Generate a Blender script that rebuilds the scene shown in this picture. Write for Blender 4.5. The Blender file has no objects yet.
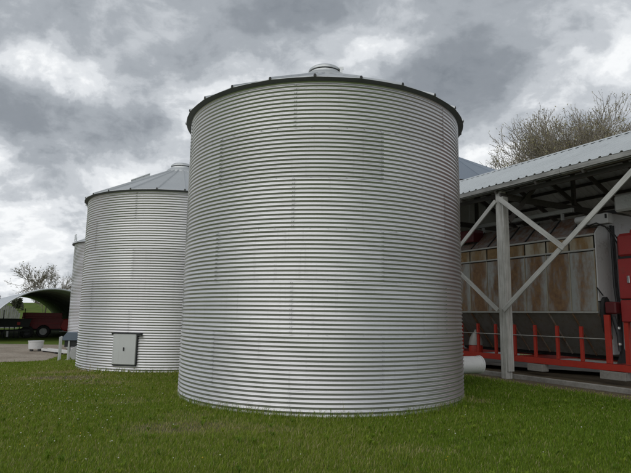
import bpy, math, random
import numpy as np
from mathutils import Matrix, Vector

# ---------------------------------------------------------------- camera, sky, sun, exposure
scene = bpy.context.scene
COL = scene.collection
rad = math.radians

cam = bpy.data.cameras.new('camera')
cam_ob = bpy.data.objects.new('camera', cam)
COL.objects.link(cam_ob)
cam.sensor_width = 36.0
cam.lens = 30.57
cam.clip_start = 0.1
cam.clip_end = 2000.0
_r = Vector((0.99987, -0.00236, 0.01593)); _u = Vector((-0.0161, -0.14654, 0.98907)); _b = Vector((0.0, -0.9892, -0.14656))
cam_ob.matrix_world = Matrix(((_r.x, _u.x, _b.x, 0.0), (_r.y, _u.y, _b.y, 0.0), (_r.z, _u.z, _b.z, 1.41), (0, 0, 0, 1)))
scene.camera = cam_ob

SUN_EL, SUN_AZ = 44.0, 212.0        # degrees; azimuth clockwise from +Y (behind the photographer, to the left, veiled by the clouds)
sun = bpy.data.lights.new('sun', 'SUN')
sun.energy = 0.6
sun.angle = rad(85)
sun.color = (1.0, 0.97, 0.93)
sun_ob = bpy.data.objects.new('sun', sun)
COL.objects.link(sun_ob)
sd = Vector((math.sin(rad(SUN_AZ)) * math.cos(rad(SUN_EL)), math.cos(rad(SUN_AZ)) * math.cos(rad(SUN_EL)), math.sin(rad(SUN_EL))))
sun_ob.rotation_euler = sd.to_track_quat('Z', 'Y').to_euler()
sun_ob.location = sd * 50

vs = scene.view_settings
vs.view_transform = 'Standard'
vs.look = 'None'
vs.exposure = 0.78
vs.gamma = 1.0
vs.use_curve_mapping = False


class NT:
    """small helper round a node tree"""
    def __init__(self, tree):
        self.t = tree
        self.n = tree.nodes
        self.l = tree.links

    def node(self, kind, **kw):
        nd = self.n.new(kind)
        for k, v in kw.items():
            if k.startswith('i_'):
                nd.inputs[k[2:].replace('_', ' ')].default_value = v
            else:
                setattr(nd, k, v)
        return nd

    def link(self, a, b):
        self.l.new(a, b)

    def math(self, op, a, b=None, c=None, clamp=False):
        nd = self.n.new('ShaderNodeMath')
        nd.operation = op
        nd.use_clamp = clamp
        for i, v in enumerate((a, b, c)):
            if v is None:
                continue
            if isinstance(v, (int, float)):
                nd.inputs[i].default_value = v
            else:
                self.l.new(v, nd.inputs[i])
        return nd.outputs[0]

    def vmath(self, op, a, b=None):
        nd = self.n.new('ShaderNodeVectorMath')
        nd.operation = op
        for i, v in enumerate((a, b)):
            if v is None:
                continue
            if isinstance(v, (tuple, list)):
                nd.inputs[i].default_value = v
            else:
                self.l.new(v, nd.inputs[i])
        return nd

    def scale(self, a, s):
        nd = self.n.new('ShaderNodeVectorMath')
        nd.operation = 'SCALE'
        self.l.new(a, nd.inputs[0])
        nd.inputs['Scale'].default_value = s
        return nd.outputs[0]

    def noise(self, vec=None, scale=5.0, detail=4.0, rough=0.5, dist=0.0):
        nd = self.n.new('ShaderNodeTexNoise')
        nd.inputs['Scale'].default_value = scale
        nd.inputs['Detail'].default_value = detail
        nd.inputs['Roughness'].default_value = rough
        nd.inputs['Distortion'].default_value = dist
        if vec is not None:
            self.l.new(vec, nd.inputs['Vector'])
        return nd

    def ramp(self, fac, stops, interp='LINEAR'):
        nd = self.n.new('ShaderNodeValToRGB')
        nd.color_ramp.interpolation = interp
        el = nd.color_ramp.elements
        while len(el) < len(stops):
            el.new(0.5)
        for e, (p, c) in zip(el, stops):
            e.position = p
            e.color = (c[0], c[1], c[2], 1.0)
        self.l.new(fac, nd.inputs[0])
        return nd.outputs[0]

    def mix(self, fac, a, b, mode='MIX'):
        nd = self.n.new('ShaderNodeMix')
        nd.data_type = 'RGBA'
        nd.blend_type = mode
        for sock, v in ((nd.inputs[0], fac), (nd.inputs[6], a), (nd.inputs[7], b)):
            if isinstance(v, (int, float)):
                sock.default_value = v
            elif isinstance(v, (tuple, list)):
                sock.default_value = (v[0], v[1], v[2], 1.0)
            else:
                self.l.new(v, sock)
        return nd.outputs[2]

    def maprange(self, v, a, b, c=0.0, d=1.0, smooth=False):
        nd = self.n.new('ShaderNodeMapRange')
        nd.interpolation_type = 'SMOOTHSTEP' if smooth else 'LINEAR'
        self.l.new(v, nd.inputs[0])
        for i, x in enumerate((a, b, c, d)):
            nd.inputs[i + 1].default_value = x
        return nd.outputs[0]


def build_world():
    w = bpy.data.worlds.new('World')
    scene.world = w
    w.use_nodes = True
    t = NT(w.node_tree)
    t.n.clear()
    out = t.node('ShaderNodeOutputWorld')
    bg = t.node('ShaderNodeBackground')
    bg.inputs['Strength'].default_value = 0.10
    t.link(bg.outputs[0], out.inputs[0])
    sky = t.node('ShaderNodeTexSky', sky_type='NISHITA')
    sky.sun_disc = False
    sky.sun_elevation = rad(SUN_EL)
    sky.sun_rotation = rad(SUN_AZ)
    tc = t.node('ShaderNodeTexCoord')
    d = t.vmath('NORMALIZE', tc.outputs['Generated']).outputs[0]
    # clouds lie on a flattened dome: project the direction on a plane above
    sep = t.node('ShaderNodeSeparateXYZ')
    t.link(d, sep.inputs[0])
    zz = t.math('ADD', t.math('MAXIMUM', sep.outputs[2], 0.0), 0.45)
    comb = t.node('ShaderNodeCombineXYZ')
    t.link(t.math('DIVIDE', sep.outputs[0], zz), comb.inputs[0])
    t.link(t.math('DIVIDE', sep.outputs[1], zz), comb.inputs[1])
    comb.inputs[2].default_value = 3.7
    P = comb.outputs[0]
    # billowing warp
    wn = t.noise(P, 4.0, 4.0, 0.5)
    Pw = t.vmath('ADD', P, t.scale(t.vmath('SUBTRACT', wn.outputs['Color'], (0.5, 0.5, 0.5)).outputs[0], 0.13)).outputs[0]
    big = t.noise(Pw, 2.0, 2.0, 0.5).outputs[0]
    mid = t.noise(Pw, 4.4, 12.0, 0.58).outputs[0]
    fine = t.noise(Pw, 14.0, 10.0, 0.62).outputs[0]
    v = t.math('ADD', t.math('MULTIPLY', big, 0.22), t.math('MULTIPLY', mid, 0.98))
    v = t.math('ADD', v, t.math('MULTIPLY', fine, 0.20))            # about 0.70 on the mean
    # the heavy grey clouds and the brighter breaks that hang over the yard that day
    wd = t.noise(d, 9.0, 10.0, 0.58)
    dw = t.vmath('ADD', d, t.scale(t.vmath('SUBTRACT', wd.outputs['Color'], (0.5, 0.5, 0.5)).outputs[0], 0.16)).outputs[0]
    for c, rx, rz, amt in (((-0.45, 0.84, 0.315), 0.20, 0.075, -0.20), ((0.25, 0.87, 0.385), 0.17, 0.11, -0.17),
                           ((-0.27, 0.85, 0.45), 0.30, 0.07, -0.10), ((-0.47, 0.77, 0.47), 0.10, 0.05, -0.07),
                           ((-0.05, 0.86, 0.52), 0.24, 0.05, -0.08), ((0.29, 0.80, 0.50), 0.20, 0.05, -0.05),
                           ((0.33, 0.92, 0.24), 0.12, 0.05, 0.16), ((0.42, 0.82, 0.37), 0.14, 0.06, 0.10),
                           ((-0.47, 0.85, 0.395), 0.12, 0.035, 0.06), ((-0.22, 0.89, 0.36), 0.10, 0.06, 0.06),
                           ((-0.47, 0.87, 0.13), 0.24, 0.07, 0.13), ((-0.14, 0.88, 0.425), 0.07, 0.03, 0.08),
                           ((0.05, 0.88, 0.47), 0.14, 0.05, 0.07)):
        off = t.vmath('SUBTRACT', dw, c).outputs[0]
        sc = t.vmath('MULTIPLY', off, (1 / rx, 1 / rx, 1 / rz)).outputs[0]
        ln = t.vmath('LENGTH', sc)
        fall = t.maprange(ln.outputs['Value'], 0.35, 1.2, 1.0, 0.0, True)
        v = t.math('ADD', v, t.math('MULTIPLY', fall, amt))
    # the deck is thicker overhead than towards the horizon
    v = t.math('SUBTRACT', v, t.maprange(sep.outputs[2], 0.30, 0.85, -0.02, 0.15, True))
    col = t.ramp(t.math('MULTIPLY', t.math('SUBTRACT', v, 0.32), 1.40),
                 [(0.0, (0.112, 0.127, 0.146)), (0.20, (0.153, 0.169, 0.189)), (0.40, (0.220, 0.238, 0.260)), (0.55, (0.310, 0.328, 0.350)),
                  (0.68, (0.430, 0.446, 0.464)), (0.80, (0.535, 0.546, 0.555)), (0.90, (0.475, 0.489, 0.503)), (1.0, (0.43, 0.446, 0.463))], 'EASE')
    col = t.scale(col, 10.3)
    # a little blue where the deck tears open
    hole = t.maprange(t.noise(t.vmath('ADD', Pw, (4.2, 1.7, 0.0)).outputs[0], 2.3, 6.0, 0.5).outputs[0], 0.72, 0.78, 0.0, 0.8, True)
    t.link(t.mix(hole, col, sky.outputs[0]), bg.inputs['Color'])


build_world()

# ---------------------------------------------------------------- materials
MATS = {}


def material(name):
    m = bpy.data.materials.new(name)
    m.use_nodes = True
    t = NT(m.node_tree)
    p = t.n['Principled BSDF']
    MATS[name] = m
    return m, t, p


def bump(t, p, height, strength, dist=0.01):
    b = t.node('ShaderNodeBump')
    b.inputs['Strength'].default_value = strength
    b.inputs['Distance'].default_value = dist
    t.link(height, b.inputs['Height'])
    t.link(b.outputs[0], p.inputs['Normal'])


def obj_coords(t, jitter=20.0):
    """object coordinates shifted by each object's random number, so that alike pieces never repeat"""
    tc = t.node('ShaderNodeTexCoord')
    oi = t.node('ShaderNodeObjectInfo')
    cb = t.node('ShaderNodeCombineXYZ')
    for i in range(3):
        t.link(t.math('MULTIPLY', oi.outputs['Random'], jitter * (i + 1)), cb.inputs[i])
    return t.vmath('ADD', tc.outputs['Object'], cb.outputs[0]).outputs[0], oi.outputs['Random'], tc.outputs['Object']


def galvanised(name, base, metallic=0.75, rough=0.38, tint=0.12, streak=0.10, dirt=(0.22, 0.2, 0.17), dirt_amt=0.3, relief=0.12, mottle=1.0):
    m, t, p = material(name)
    v, rnd, oc = obj_coords(t)
    spangle = t.noise(v, 38.0, 3.0, 0.6).outputs[0]
    cloud = t.noise(v, 1.6, 5.0, 0.6).outputs[0]
    mp = t.node('ShaderNodeMapping')
    mp.inputs['Scale'].default_value = (14.0, 14.0, 0.7)
    t.link(v, mp.inputs[0])
    st = t.noise(mp.outputs[0], 1.0, 5.0, 0.65).outputs[0]
    k = t.math('ADD', t.math('MULTIPLY', t.math('SUBTRACT', rnd, 0.5), tint), 1.0)
    k = t.math('ADD', k, t.math('MULTIPLY', t.math('SUBTRACT', spangle, 0.5), 0.14 * mottle))
    k = t.math('ADD', k, t.math('MULTIPLY', t.math('SUBTRACT', cloud, 0.5), 0.22 * mottle))
    cc = t.node('ShaderNodeCombineColor')
    for i in range(3):
        t.link(k, cc.inputs[i])
    col = t.mix(1.0, base, cc.outputs[0], 'MULTIPLY')
    df = t.math('MULTIPLY', t.maprange(st, 0.55, 0.78, 0.0, 1.0, True), dirt_amt)
    col = t.mix(df, col, dirt)
    t.link(col, p.inputs['Base Color'])
    p.inputs['Metallic'].default_value = metallic
    rg = t.math('ADD', t.math('MULTIPLY', t.math('SUBTRACT', cloud, 0.5), 0.25 * mottle), rough)
    rg = t.math('ADD', rg, t.math('MULTIPLY', df, 0.4))
    t.link(rg, p.inputs['Roughness'])
    if relief > 0:
        bump(t, p, cloud, relief, 0.02)
    return m


def painted(name, base, rough=0.45, wear=0.25, wear_col=(0.16, 0.10, 0.07), scale=3.0, metallic=0.0, var=0.2):
    m, t, p = material(name)
    v, rnd, oc = obj_coords(t)
    n1 = t.noise(v, scale, 8.0, 0.62).outputs[0]
    n2 = t.noise(v, scale * 6, 6.0, 0.6).outputs[0]
    k = t.math('ADD', t.math('MULTIPLY', t.math('SUBTRACT', n1, 0.5), var * 2), 1.0)
    cc = t.node('ShaderNodeCombineColor')
    for i in range(3):
        t.link(k, cc.inputs[i])
    col = t.mix(1.0, base, cc.outputs[0], 'MULTIPLY')
    wf = t.math('MULTIPLY', t.maprange(t.math('ADD', t.math('MULTIPLY', n1, 0.6), t.math('MULTIPLY', n2, 0.4)), 0.52, 0.66, 0.0, 1.0, True), wear)
    t.link(t.mix(wf, col, wear_col), p.inputs['Base Color'])
    p.inputs['Metallic'].default_value = metallic
    t.link(t.math('ADD', t.math('MULTIPLY', n2, 0.2), rough - 0.1), p.inputs['Roughness'])
    bump(t, p, n2, 0.08, 0.01)
    return m


def weathered_wood(name, base, dark, axis=2):
    m, t, p = material(name)
    v, rnd, oc = obj_coords(t)
    mp = t.node('ShaderNodeMapping')
    s = [26.0, 26.0, 26.0]
    s[axis] = 1.3
    mp.inputs['Scale'].default_value = s
    t.link(v, mp.inputs[0])
    g = t.noise(mp.outputs[0], 1.0, 8.0, 0.7, 0.4).outputs[0]
    b = t.noise(v, 2.5, 5.0, 0.6).outputs[0]
    f = t.maprange(t.math('ADD', t.math('MULTIPLY', g, 0.65), t.math('MULTIPLY', b, 0.35)), 0.36, 0.66, 0.0, 1.0)
    t.link(t.mix(f, dark, base), p.inputs['Base Color'])
    p.inputs['Roughness'].default_value = 0.85
    bump(t, p, g, 0.45, 0.006)
    return m


def rusty(name, metal_col, rust_a, rust_b, amount=0.5, centre=True):
    """galvanised sheet rusted through its zinc: patches that belong to each sheet"""
    m, t, p = material(name)
    v, rnd, oc = obj_coords(t)
    mp = t.node('ShaderNodeMapping')
    mp.inputs['Scale'].default_value = (5.0, 5.0, 1.3)
    t.link(v, mp.inputs[0])
    n1 = t.noise(mp.outputs[0], 1.0, 9.0, 0.62, 0.2).outputs[0]
    n2 = t.noise(v, 9.0, 7.0, 0.65).outputs[0]
    f = t.math('ADD', t.math('MULTIPLY', n1, 0.75), t.math('MULTIPLY', n2, 0.25))
    if centre:
        sep = t.node('ShaderNodeSeparateXYZ')
        t.link(oc, sep.inputs[0])
        c = t.maprange(t.math('ABSOLUTE', sep.outputs[0]), 0.02, 0.36, 0.07, -0.09, True)
        f = t.math('ADD', f, c)
        f = t.math('ADD', f, t.math('MULTIPLY', t.math('SUBTRACT', rnd, 0.5), 0.18))
    rf = t.maprange(f, 0.49 - amount * 0.25, 0.80 - amount * 0.25, 0.0, 0.95, True)
    rcol = t.mix(t.maprange(n2, 0.35, 0.65), rust_a, rust_b)
    t.link(t.mix(rf, metal_col, rcol), p.inputs['Base Color'])
    t.link(t.maprange(rf, 0, 1, 0.35, 0.0), p.inputs['Metallic'])
    t.link(t.maprange(rf, 0, 1, 0.5, 0.9), p.inputs['Roughness'])
    bump(t, p, n2, 0.25, 0.006)
    return m


def plain(name, base, rough=0.6, metallic=0.0, scale=8.0, var=0.25, bumpy=0.1):
    m, t, p = material(name)
    v, rnd, oc = obj_coords(t)
    n = t.noise(v, scale, 6.0, 0.6).outputs[0]
    k = t.math('ADD', t.math('MULTIPLY', t.math('SUBTRACT', n, 0.5), var * 2), 1.0)
    cc = t.node('ShaderNodeCombineColor')
    for i in range(3):
        t.link(k, cc.inputs[i])
    t.link(t.mix(1.0, base, cc.outputs[0], 'MULTIPLY'), p.inputs['Base Color'])
    p.inputs['Roughness'].default_value = rough
    p.inputs['Metallic'].default_value = metallic
    bump(t, p, n, bumpy, 0.01)
    return m


galvanised('bin_wall', (0.715, 0.706, 0.714), 0.93, 0.39, 0.16, dirt_amt=0.20, relief=0.0, mottle=0.5)
galvanised('bin_roof', (0.56, 0.58, 0.585), 0.60, 0.45, 0.10)
galvanised('far_roof', (0.25, 0.295, 0.35), 0.60, 0.42, 0.18)
galvanised('vent_metal', (0.62, 0.64, 0.64), 0.65, 0.42)
galvanised('shed_roof_metal', (0.60, 0.63, 0.635), 0.40, 0.5, 0.07, dirt_amt=0.25)
galvanised('quonset_metal', (0.60, 0.63, 0.66), 0.55, 0.5, 0.08)
galvanised('hatch_metal', (0.62, 0.635, 0.62), 0.35, 0.55, 0.02)
galvanised('light_flange', (0.43, 0.43, 0.40), 0.4, 0.55, 0.1)
plain('bolt_metal', (0.36, 0.37, 0.37), 0.5, 0.5, 30)
plain('rib_tip', (0.05, 0.05, 0.05), 0.7)
plain('eave_shade', (0.13, 0.135, 0.14), 0.6, 0.3)  # dark tone stands in for shade under the roof overhang
painted('fan_white', (0.68, 0.68, 0.67), 0.45, 0.35, (0.30, 0.27, 0.23), 4.0)
painted('dirty_white', (0.55, 0.55, 0.55), 0.55, 0.5, (0.25, 0.23, 0.21), 3.0)
painted('dryer_red', (0.45, 0.036, 0.020), 0.55, 0.75, (0.15, 0.045, 0.03), 5.0, var=0.35)
painted('cabinet_red', (0.34, 0.030, 0.030), 0.52, 0.6, (0.16, 0.05, 0.04), 3.5, var=0.3)
painted('maroon', (0.28, 0.016, 0.022), 0.45, 0.3, (0.10, 0.025, 0.02), 3.0)
painted('gear_maroon', (0.11, 0.012, 0.014), 0.5, 0.5, (0.03, 0.02, 0.02), 5.0)
painted('spreader_red', (0.52, 0.03, 0.03), 0.45, 0.2)
painted('blue_grey', (0.17, 0.21, 0.27), 0.5, 0.3, (0.12, 0.12, 0.12))
plain('black_rubber', (0.018, 0.018, 0.018), 0.7, 0.0, 12)
plain('dark_steel', (0.05, 0.052, 0.055), 0.55, 0.3, 6)
plain('dark_implement', (0.030, 0.034, 0.032), 0.6, 0.1, 5)
plain('chrome', (0.7, 0.7, 0.7), 0.25, 0.9)
rusty('dryer_panel', (0.36, 0.37, 0.355), (0.125, 0.060, 0.026), (0.23, 0.13, 0.055), 0.68)
rusty('dryer_hatch', (0.40, 0.37, 0.29), (0.17, 0.095, 0.035), (0.27, 0.17, 0.075), 0.70)
rusty('dryer_top', (0.33, 0.33, 0.32), (0.14, 0.055, 0.026), (0.20, 0.10, 0.05), 0.60, False)
rusty('dryer_hopper', (0.25, 0.25, 0.235), (0.12, 0.085, 0.055), (0.16, 0.115, 0.075), 0.25, False)
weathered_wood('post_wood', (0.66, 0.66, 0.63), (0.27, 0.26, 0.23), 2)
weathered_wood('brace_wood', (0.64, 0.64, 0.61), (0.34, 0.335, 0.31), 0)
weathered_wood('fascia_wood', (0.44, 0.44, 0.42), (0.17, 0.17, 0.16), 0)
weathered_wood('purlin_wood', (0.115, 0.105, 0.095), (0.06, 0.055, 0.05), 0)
weathered_wood('board_grey', (0.38, 0.38, 0.37), (0.16, 0.155, 0.15), 2)
plain('shed_underside', (0.55, 0.58, 0.57), 0.6, 0.2, 2.0, 0.25)
plain('bark', (0.105, 0.088, 0.070), 0.9, 0.0, 14, 0.35, 0.5)
plain('twig_bark', (0.27, 0.24, 0.19), 0.9, 0.0, 10, 0.3)


def concrete_mat():
    m, t, p = material('concrete')
    v, rnd, oc = obj_coords(t, 3.0)
    a = t.noise(v, 1.4, 8.0, 0.65).outputs[0]
    b = t.noise(v, 22.0, 6.0, 0.65).outputs[0]
    c = t.ramp(t.math('ADD', t.math('MULTIPLY', a, 0.7), t.math('MULTIPLY', b, 0.3)),
               [(0.3, (0.13, 0.12, 0.105)), (0.5, (0.27, 0.26, 0.235)), (0.7, (0.36, 0.345, 0.315))])
    t.link(c, p.inputs['Base Color'])
    p.inputs['Roughness'].default_value = 0.9
    bump(t, p, b, 0.4, 0.01)


def ground_mat():
    m, t, p = material('ground_turf')
    tc = t.node('ShaderNodeTexCoord')
    v = tc.outputs['Object']
    a = t.noise(v, 0.55, 8.0, 0.62, 0.3).outputs[0]
    b = t.noise(v, 9.0, 8.0, 0.7).outputs[0]
    f = t.math('ADD', t.math('MULTIPLY', a, 0.6), t.math('MULTIPLY', b, 0.4))
    c = t.ramp(f, [(0.30, (0.045, 0.085, 0.010)), (0.48, (0.080, 0.130, 0.016)), (0.58, (0.12, 0.155, 0.028)), (0.72, (0.17, 0.16, 0.060))])
    at = t.node('ShaderNodeAttribute', attribute_name='bare')
    dn = t.noise(v, 5.0, 7.0, 0.65).outputs[0]
    df = t.maprange(t.math('ADD', at.outputs['Fac'], t.math('SUBTRACT', t.math('MULTIPLY', dn, 0.8), 0.4)), 0.25, 0.75, 0.0, 1.0, True)
    soil = t.mix(dn, (0.060, 0.048, 0.032), (0.19, 0.155, 0.105))
    t.link(t.mix(df, c, soil), p.inputs['Base Color'])
    p.inputs['Roughness'].default_value = 0.95
    p.inputs['Specular IOR Level'].default_value = 0.15
    bump(t, p, b, 0.8, 0.03)


def gravel_mat():
    m, t, p = material('gravel')
    tc = t.node('ShaderNodeTexCoord')
    v = tc.outputs['Object']
    vo = t.node('ShaderNodeTexVoronoi')
    vo.inputs['Scale'].default_value = 26.0
    t.link(v, vo.inputs['Vector'])
    a = t.noise(v, 0.8, 7.0, 0.6).outputs[0]
    c = t.ramp(a, [(0.3, (0.24, 0.195, 0.145)), (0.6, (0.37, 0.315, 0.25)), (0.75, (0.43, 0.375, 0.31))])
    sp = t.node('ShaderNodeSeparateColor')
    t.link(vo.outputs['Color'], sp.inputs[0])
    k = t.maprange(sp.outputs[0], 0, 1, 0.7, 1.15)
    cc = t.node('ShaderNodeCombineColor')
    for i in range(3):
        t.link(k, cc.inputs[i])
    t.link(t.mix(1.0, c, cc.outputs[0], 'MULTIPLY'), p.inputs['Base Color'])
    p.inputs['Roughness'].default_value = 0.95
    bump(t, p, vo.outputs['Distance'], 0.6, 0.02)


def blade_mat():
    m, t, p = material('grass_blade')
    at = t.node('ShaderNodeAttribute', attribute_name='tone')
    c = t.ramp(at.outputs['Fac'], [(0.0, (0.085, 0.155, 0.010)), (0.35, (0.155, 0.245, 0.016)), (0.62, (0.235, 0.300, 0.030)),
                                   (0.80, (0.32, 0.32, 0.075)), (1.0, (0.46, 0.40, 0.21))])
    t.link(c, p.inputs['Base Color'])
    p.inputs['Roughness'].default_value = 0.6
    p.inputs['Specular IOR Level'].default_value = 0.25
    tr = t.node('ShaderNodeBsdfTranslucent')
    t.link(c, tr.inputs[0])
    mx = t.node('ShaderNodeMixShader')
    mx.inputs[0].default_value = 0.32
    t.link(p.outputs[0], mx.inputs[1])
    t.link(tr.outputs[0], mx.inputs[2])
    t.link(mx.outputs[0], t.n['Material Output'].inputs[0])


def leaf_mat(name, a, b):
    m, t, p = material(name)
    tc = t.node('ShaderNodeTexCoord')
    n = t.noise(tc.outputs['Object'], 1.7, 4.0, 0.6).outputs[0]
    t.link(t.mix(t.maprange(n, 0.3, 0.7), a, b), p.inputs['Base Color'])
    p.inputs['Roughness'].default_value = 0.65


concrete_mat()
ground_mat()
gravel_mat()
blade_mat()
leaf_mat('bud_leaf', (0.22, 0.20, 0.08), (0.34, 0.31, 0.16))
leaf_mat('young_leaf', (0.10, 0.11, 0.05), (0.17, 0.175, 0.09))
leaf_mat('far_leaf', (0.05, 0.06, 0.035), (0.08, 0.085, 0.05))
plain('dandelion_white', (0.72, 0.72, 0.62), 0.9)
plain('dandelion_yellow', (0.55, 0.42, 0.03), 0.8)


# ---------------------------------------------------------------- mesh helpers
class MB:
    def __init__(self):
        self.v = []
        self.f = []

    def add(self, vs_, fs_):
        o = len(self.v)
        self.v += [tuple(p) for p in vs_]
        self.f += [tuple(i + o for i in q) for q in fs_]
        return self

    def box(self, x0, x1, y0, y1, z0, z1, bev=0.0):
        if bev <= 0:
            v = [(x, y, z) for z in (z0, z1) for y in (y0, y1) for x in (x0, x1)]
            return self.add(v, [(0, 2, 3, 1), (4, 5, 7, 6), (0, 1, 5, 4), (2, 6, 7, 3), (0, 4, 6, 2), (1, 3, 7, 5)])
        b = bev
        ring = lambda d: [(x0 + d, y0), (x1 - d, y0), (x1, y0 + d), (x1, y1 - d), (x1 - d, y1), (x0 + d, y1), (x0, y1 - d), (x0, y0 + d)]
        inn = [(x0 + b, y0 + b), (x1 - b, y0 + b), (x1 - b, y0 + b), (x1 - b, y1 - b), (x1 - b, y1 - b), (x0 + b, y1 - b), (x0 + b, y1 - b), (x0 + b, y0 + b)]
        v = [(p[0], p[1], z0) for p in inn] + [(p[0], p[1], z0 + b) for p in ring(b)] + [(p[0], p[1], z1 - b) for p in ring(b)] + [(p[0], p[1], z1) for p in inn]
        f = []
        for r in range(3):
            for i in range(8):
                j = (i + 1) % 8
                f.append((r * 8 + i, r * 8 + j, r * 8 + 8 + j, r * 8 + 8 + i))
        f.append((0, 7, 5, 3))
        f.append((24, 27, 29, 31))
        return self.add(v, f)

    def beam(self, p0, p1, w, h, up=(0, 0, 1)):
        """bar of section w (across) by h (along up) between two points"""
        p0, p1 = Vector(p0), Vector(p1)
        d = (p1 - p0).normalized()
        s = d.cross(Vector(up))
        if s.length < 1e-5:
            s = d.cross(Vector((1, 0, 0)))
        s.normalize()
        u = s.cross(d).normalized()
        v = []
        for p in (p0, p1):
            for a, b in ((-1, -1), (1, -1), (1, 1), (-1, 1)):
                v.append(p + s * (w / 2 * a) + u * (h / 2 * b))
        return self.add(v, [(0, 3, 2, 1), (4, 5, 6, 7), (0, 1, 5, 4), (1, 2, 6, 5), (2, 3, 7, 6), (3, 0, 4, 7)])

    def tube(self, pts, r, seg=8, caps=True):
        pts = [Vector(p) for p in pts]
        rr = r if isinstance(r, (list, tuple)) else [r] * len(pts)
        o = len(self.v)
        n = len(pts)
        prev = None
        for i, p in enumerate(pts):
            d = (pts[min(i + 1, n - 1)] - pts[max(i - 1, 0)]).normalized()
            if prev is None:
                ref = Vector((0, 0, 1)) if abs(d.z) < 0.9 else Vector((1, 0, 0))
                s = d.cross(ref).normalized()
            else:
                s = (prev - d * prev.dot(d)).normalized()
            prev = s
            u = s.cross(d)
            for k in range(seg):
                a = 2 * math.pi * k / seg
                self.v.append(tuple(p + s * (math.cos(a) * rr[i]) + u * (math.sin(a) * rr[i])))
        for i in range(n - 1):
            for k in range(seg):
                a, b = o + i * seg + k, o + i * seg + (k + 1) % seg
                self.f.append((a, a + seg, b + seg, b))
        if caps:
            self.f.append(tuple(o + k for k in range(seg)))
            self.f.append(tuple(o + (n - 1) * seg + k for k in reversed(range(seg))))
        return self

    def lathe(self, prof, seg=32, a0=0.0, a1=2 * math.pi, at=(0, 0, 0), axis='z'):
        o = len(self.v)
        full = abs(a1 - a0 - 2 * math.pi) < 1e-6
        m = seg if full else seg + 1
        for r, z in prof:
            for k in range(m):
                a = a0 + (a1 - a0) * k / seg
                x, y = r * math.sin(a), -r * math.cos(a)
                if axis == 'z':
                    q = (x, y, z)
                elif axis == 'x':
                    q = (z, x, y)
                else:
                    q = (x, z, y)
                self.v.append((q[0] + at[0], q[1] + at[1], q[2] + at[2]))
        for i in range(len(prof) - 1):
            for k in range(seg):
                a = o + i * m + k
                b = o + i * m + (k + 1) % m
                self.f.append((a, b, b + m, a + m))
        return self

    def prism(self, poly, y0, y1, plane='xz'):
        n = len(poly)
        if plane == 'xz':
            v = [(x, y0, z) for x, z in poly] + [(x, y1, z) for x, z in poly]
        elif plane == 'yz':
            v = [(y0, x, z) for x, z in poly] + [(y1, x, z) for x, z in poly]
        else:
            v = [(x, z, y0) for x, z in poly] + [(x, z, y1) for x, z in poly]
        f = [tuple(range(n)), tuple(reversed(range(n, 2 * n)))] + [(i, i + n, (i + 1) % n + n, (i + 1) % n) for i in range(n)]
        return self.add(v, f)

    def mesh(self, name, mat=None, smooth=False, fix=True):
        me = bpy.data.meshes.new(name)
        me.from_pydata(self.v, [], self.f)
        if fix:
            import bmesh
            bm = bmesh.new()
            bm.from_mesh(me)
            bmesh.ops.recalc_face_normals(bm, faces=bm.faces)
            bm.to_mesh(me)
            bm.free()
        if mat:
            me.materials.append(MATS[mat])
        if smooth:
            me.polygons.foreach_set('use_smooth', [True] * len(me.polygons))
            if smooth != 'all':
                try:
                    me.set_sharp_from_angle(angle=rad(38))
                except Exception:
                    pass
        me.update()
        return me

    def build(self, name, mat, parent=None, smooth=False, fix=True):
        return link(name, self.mesh(name, mat, smooth, fix), parent)


def link(name, me, parent=None, loc=None, rot=None):
    o = bpy.data.objects.new(name, me)
    COL.objects.link(o)
    if parent is not None:
        o.parent = parent
    if loc is not None:
        o.location = loc
    if rot is not None:
        o.rotation_euler = rot
    return o


def thing(name, label, cat, loc=(0, 0, 0), rotz=0.0, group=None, mesh=None):
    o = bpy.data.objects.new(name, mesh)
    COL.objects.link(o)
    o.location = loc
    o.rotation_euler = (0, 0, rotz)
    o['label'] = label
    o['category'] = cat
    if group:
        o['group'] = group
    return o


def structure(o):
    o['kind'] = 'structure'
    return o


def smooth01(x):
    x = np.clip(x, 0, 1)
    return x * x * (3 - 2 * x)


# ---------------------------------------------------------------- the ground
BIN = (0.149, 10.879)
BIN2 = (-4.37, 16.94)
SHED_O = Vector((4.680, 13.293, 0.0))
SHED_A = rad(-61.088)
_cs, _sn = math.cos(SHED_A), math.sin(SHED_A)


def to_shed(x, y):
    dx, dy = x - SHED_O.x, y - SHED_O.y
    return dx * _cs + dy * _sn, -dx * _sn + dy * _cs


def vnoise(x, y, seed=0):
    """cheap smooth noise from sines, vectorised"""
    r = np.random.RandomState(seed)
    s = np.zeros_like(x, dtype=float)
    for k in range(7):
        a = r.uniform(0, 6.28)
        w = r.uniform(0.6, 1.6)
        s += np.sin((x * math.cos(a) + y * math.sin(a)) * w + r.uniform(0, 6.28) + 0.8 * np.sin(0.7 * (x * math.sin(a) - y * math.cos(a)) * w + k))
    return s / 7.0


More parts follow.
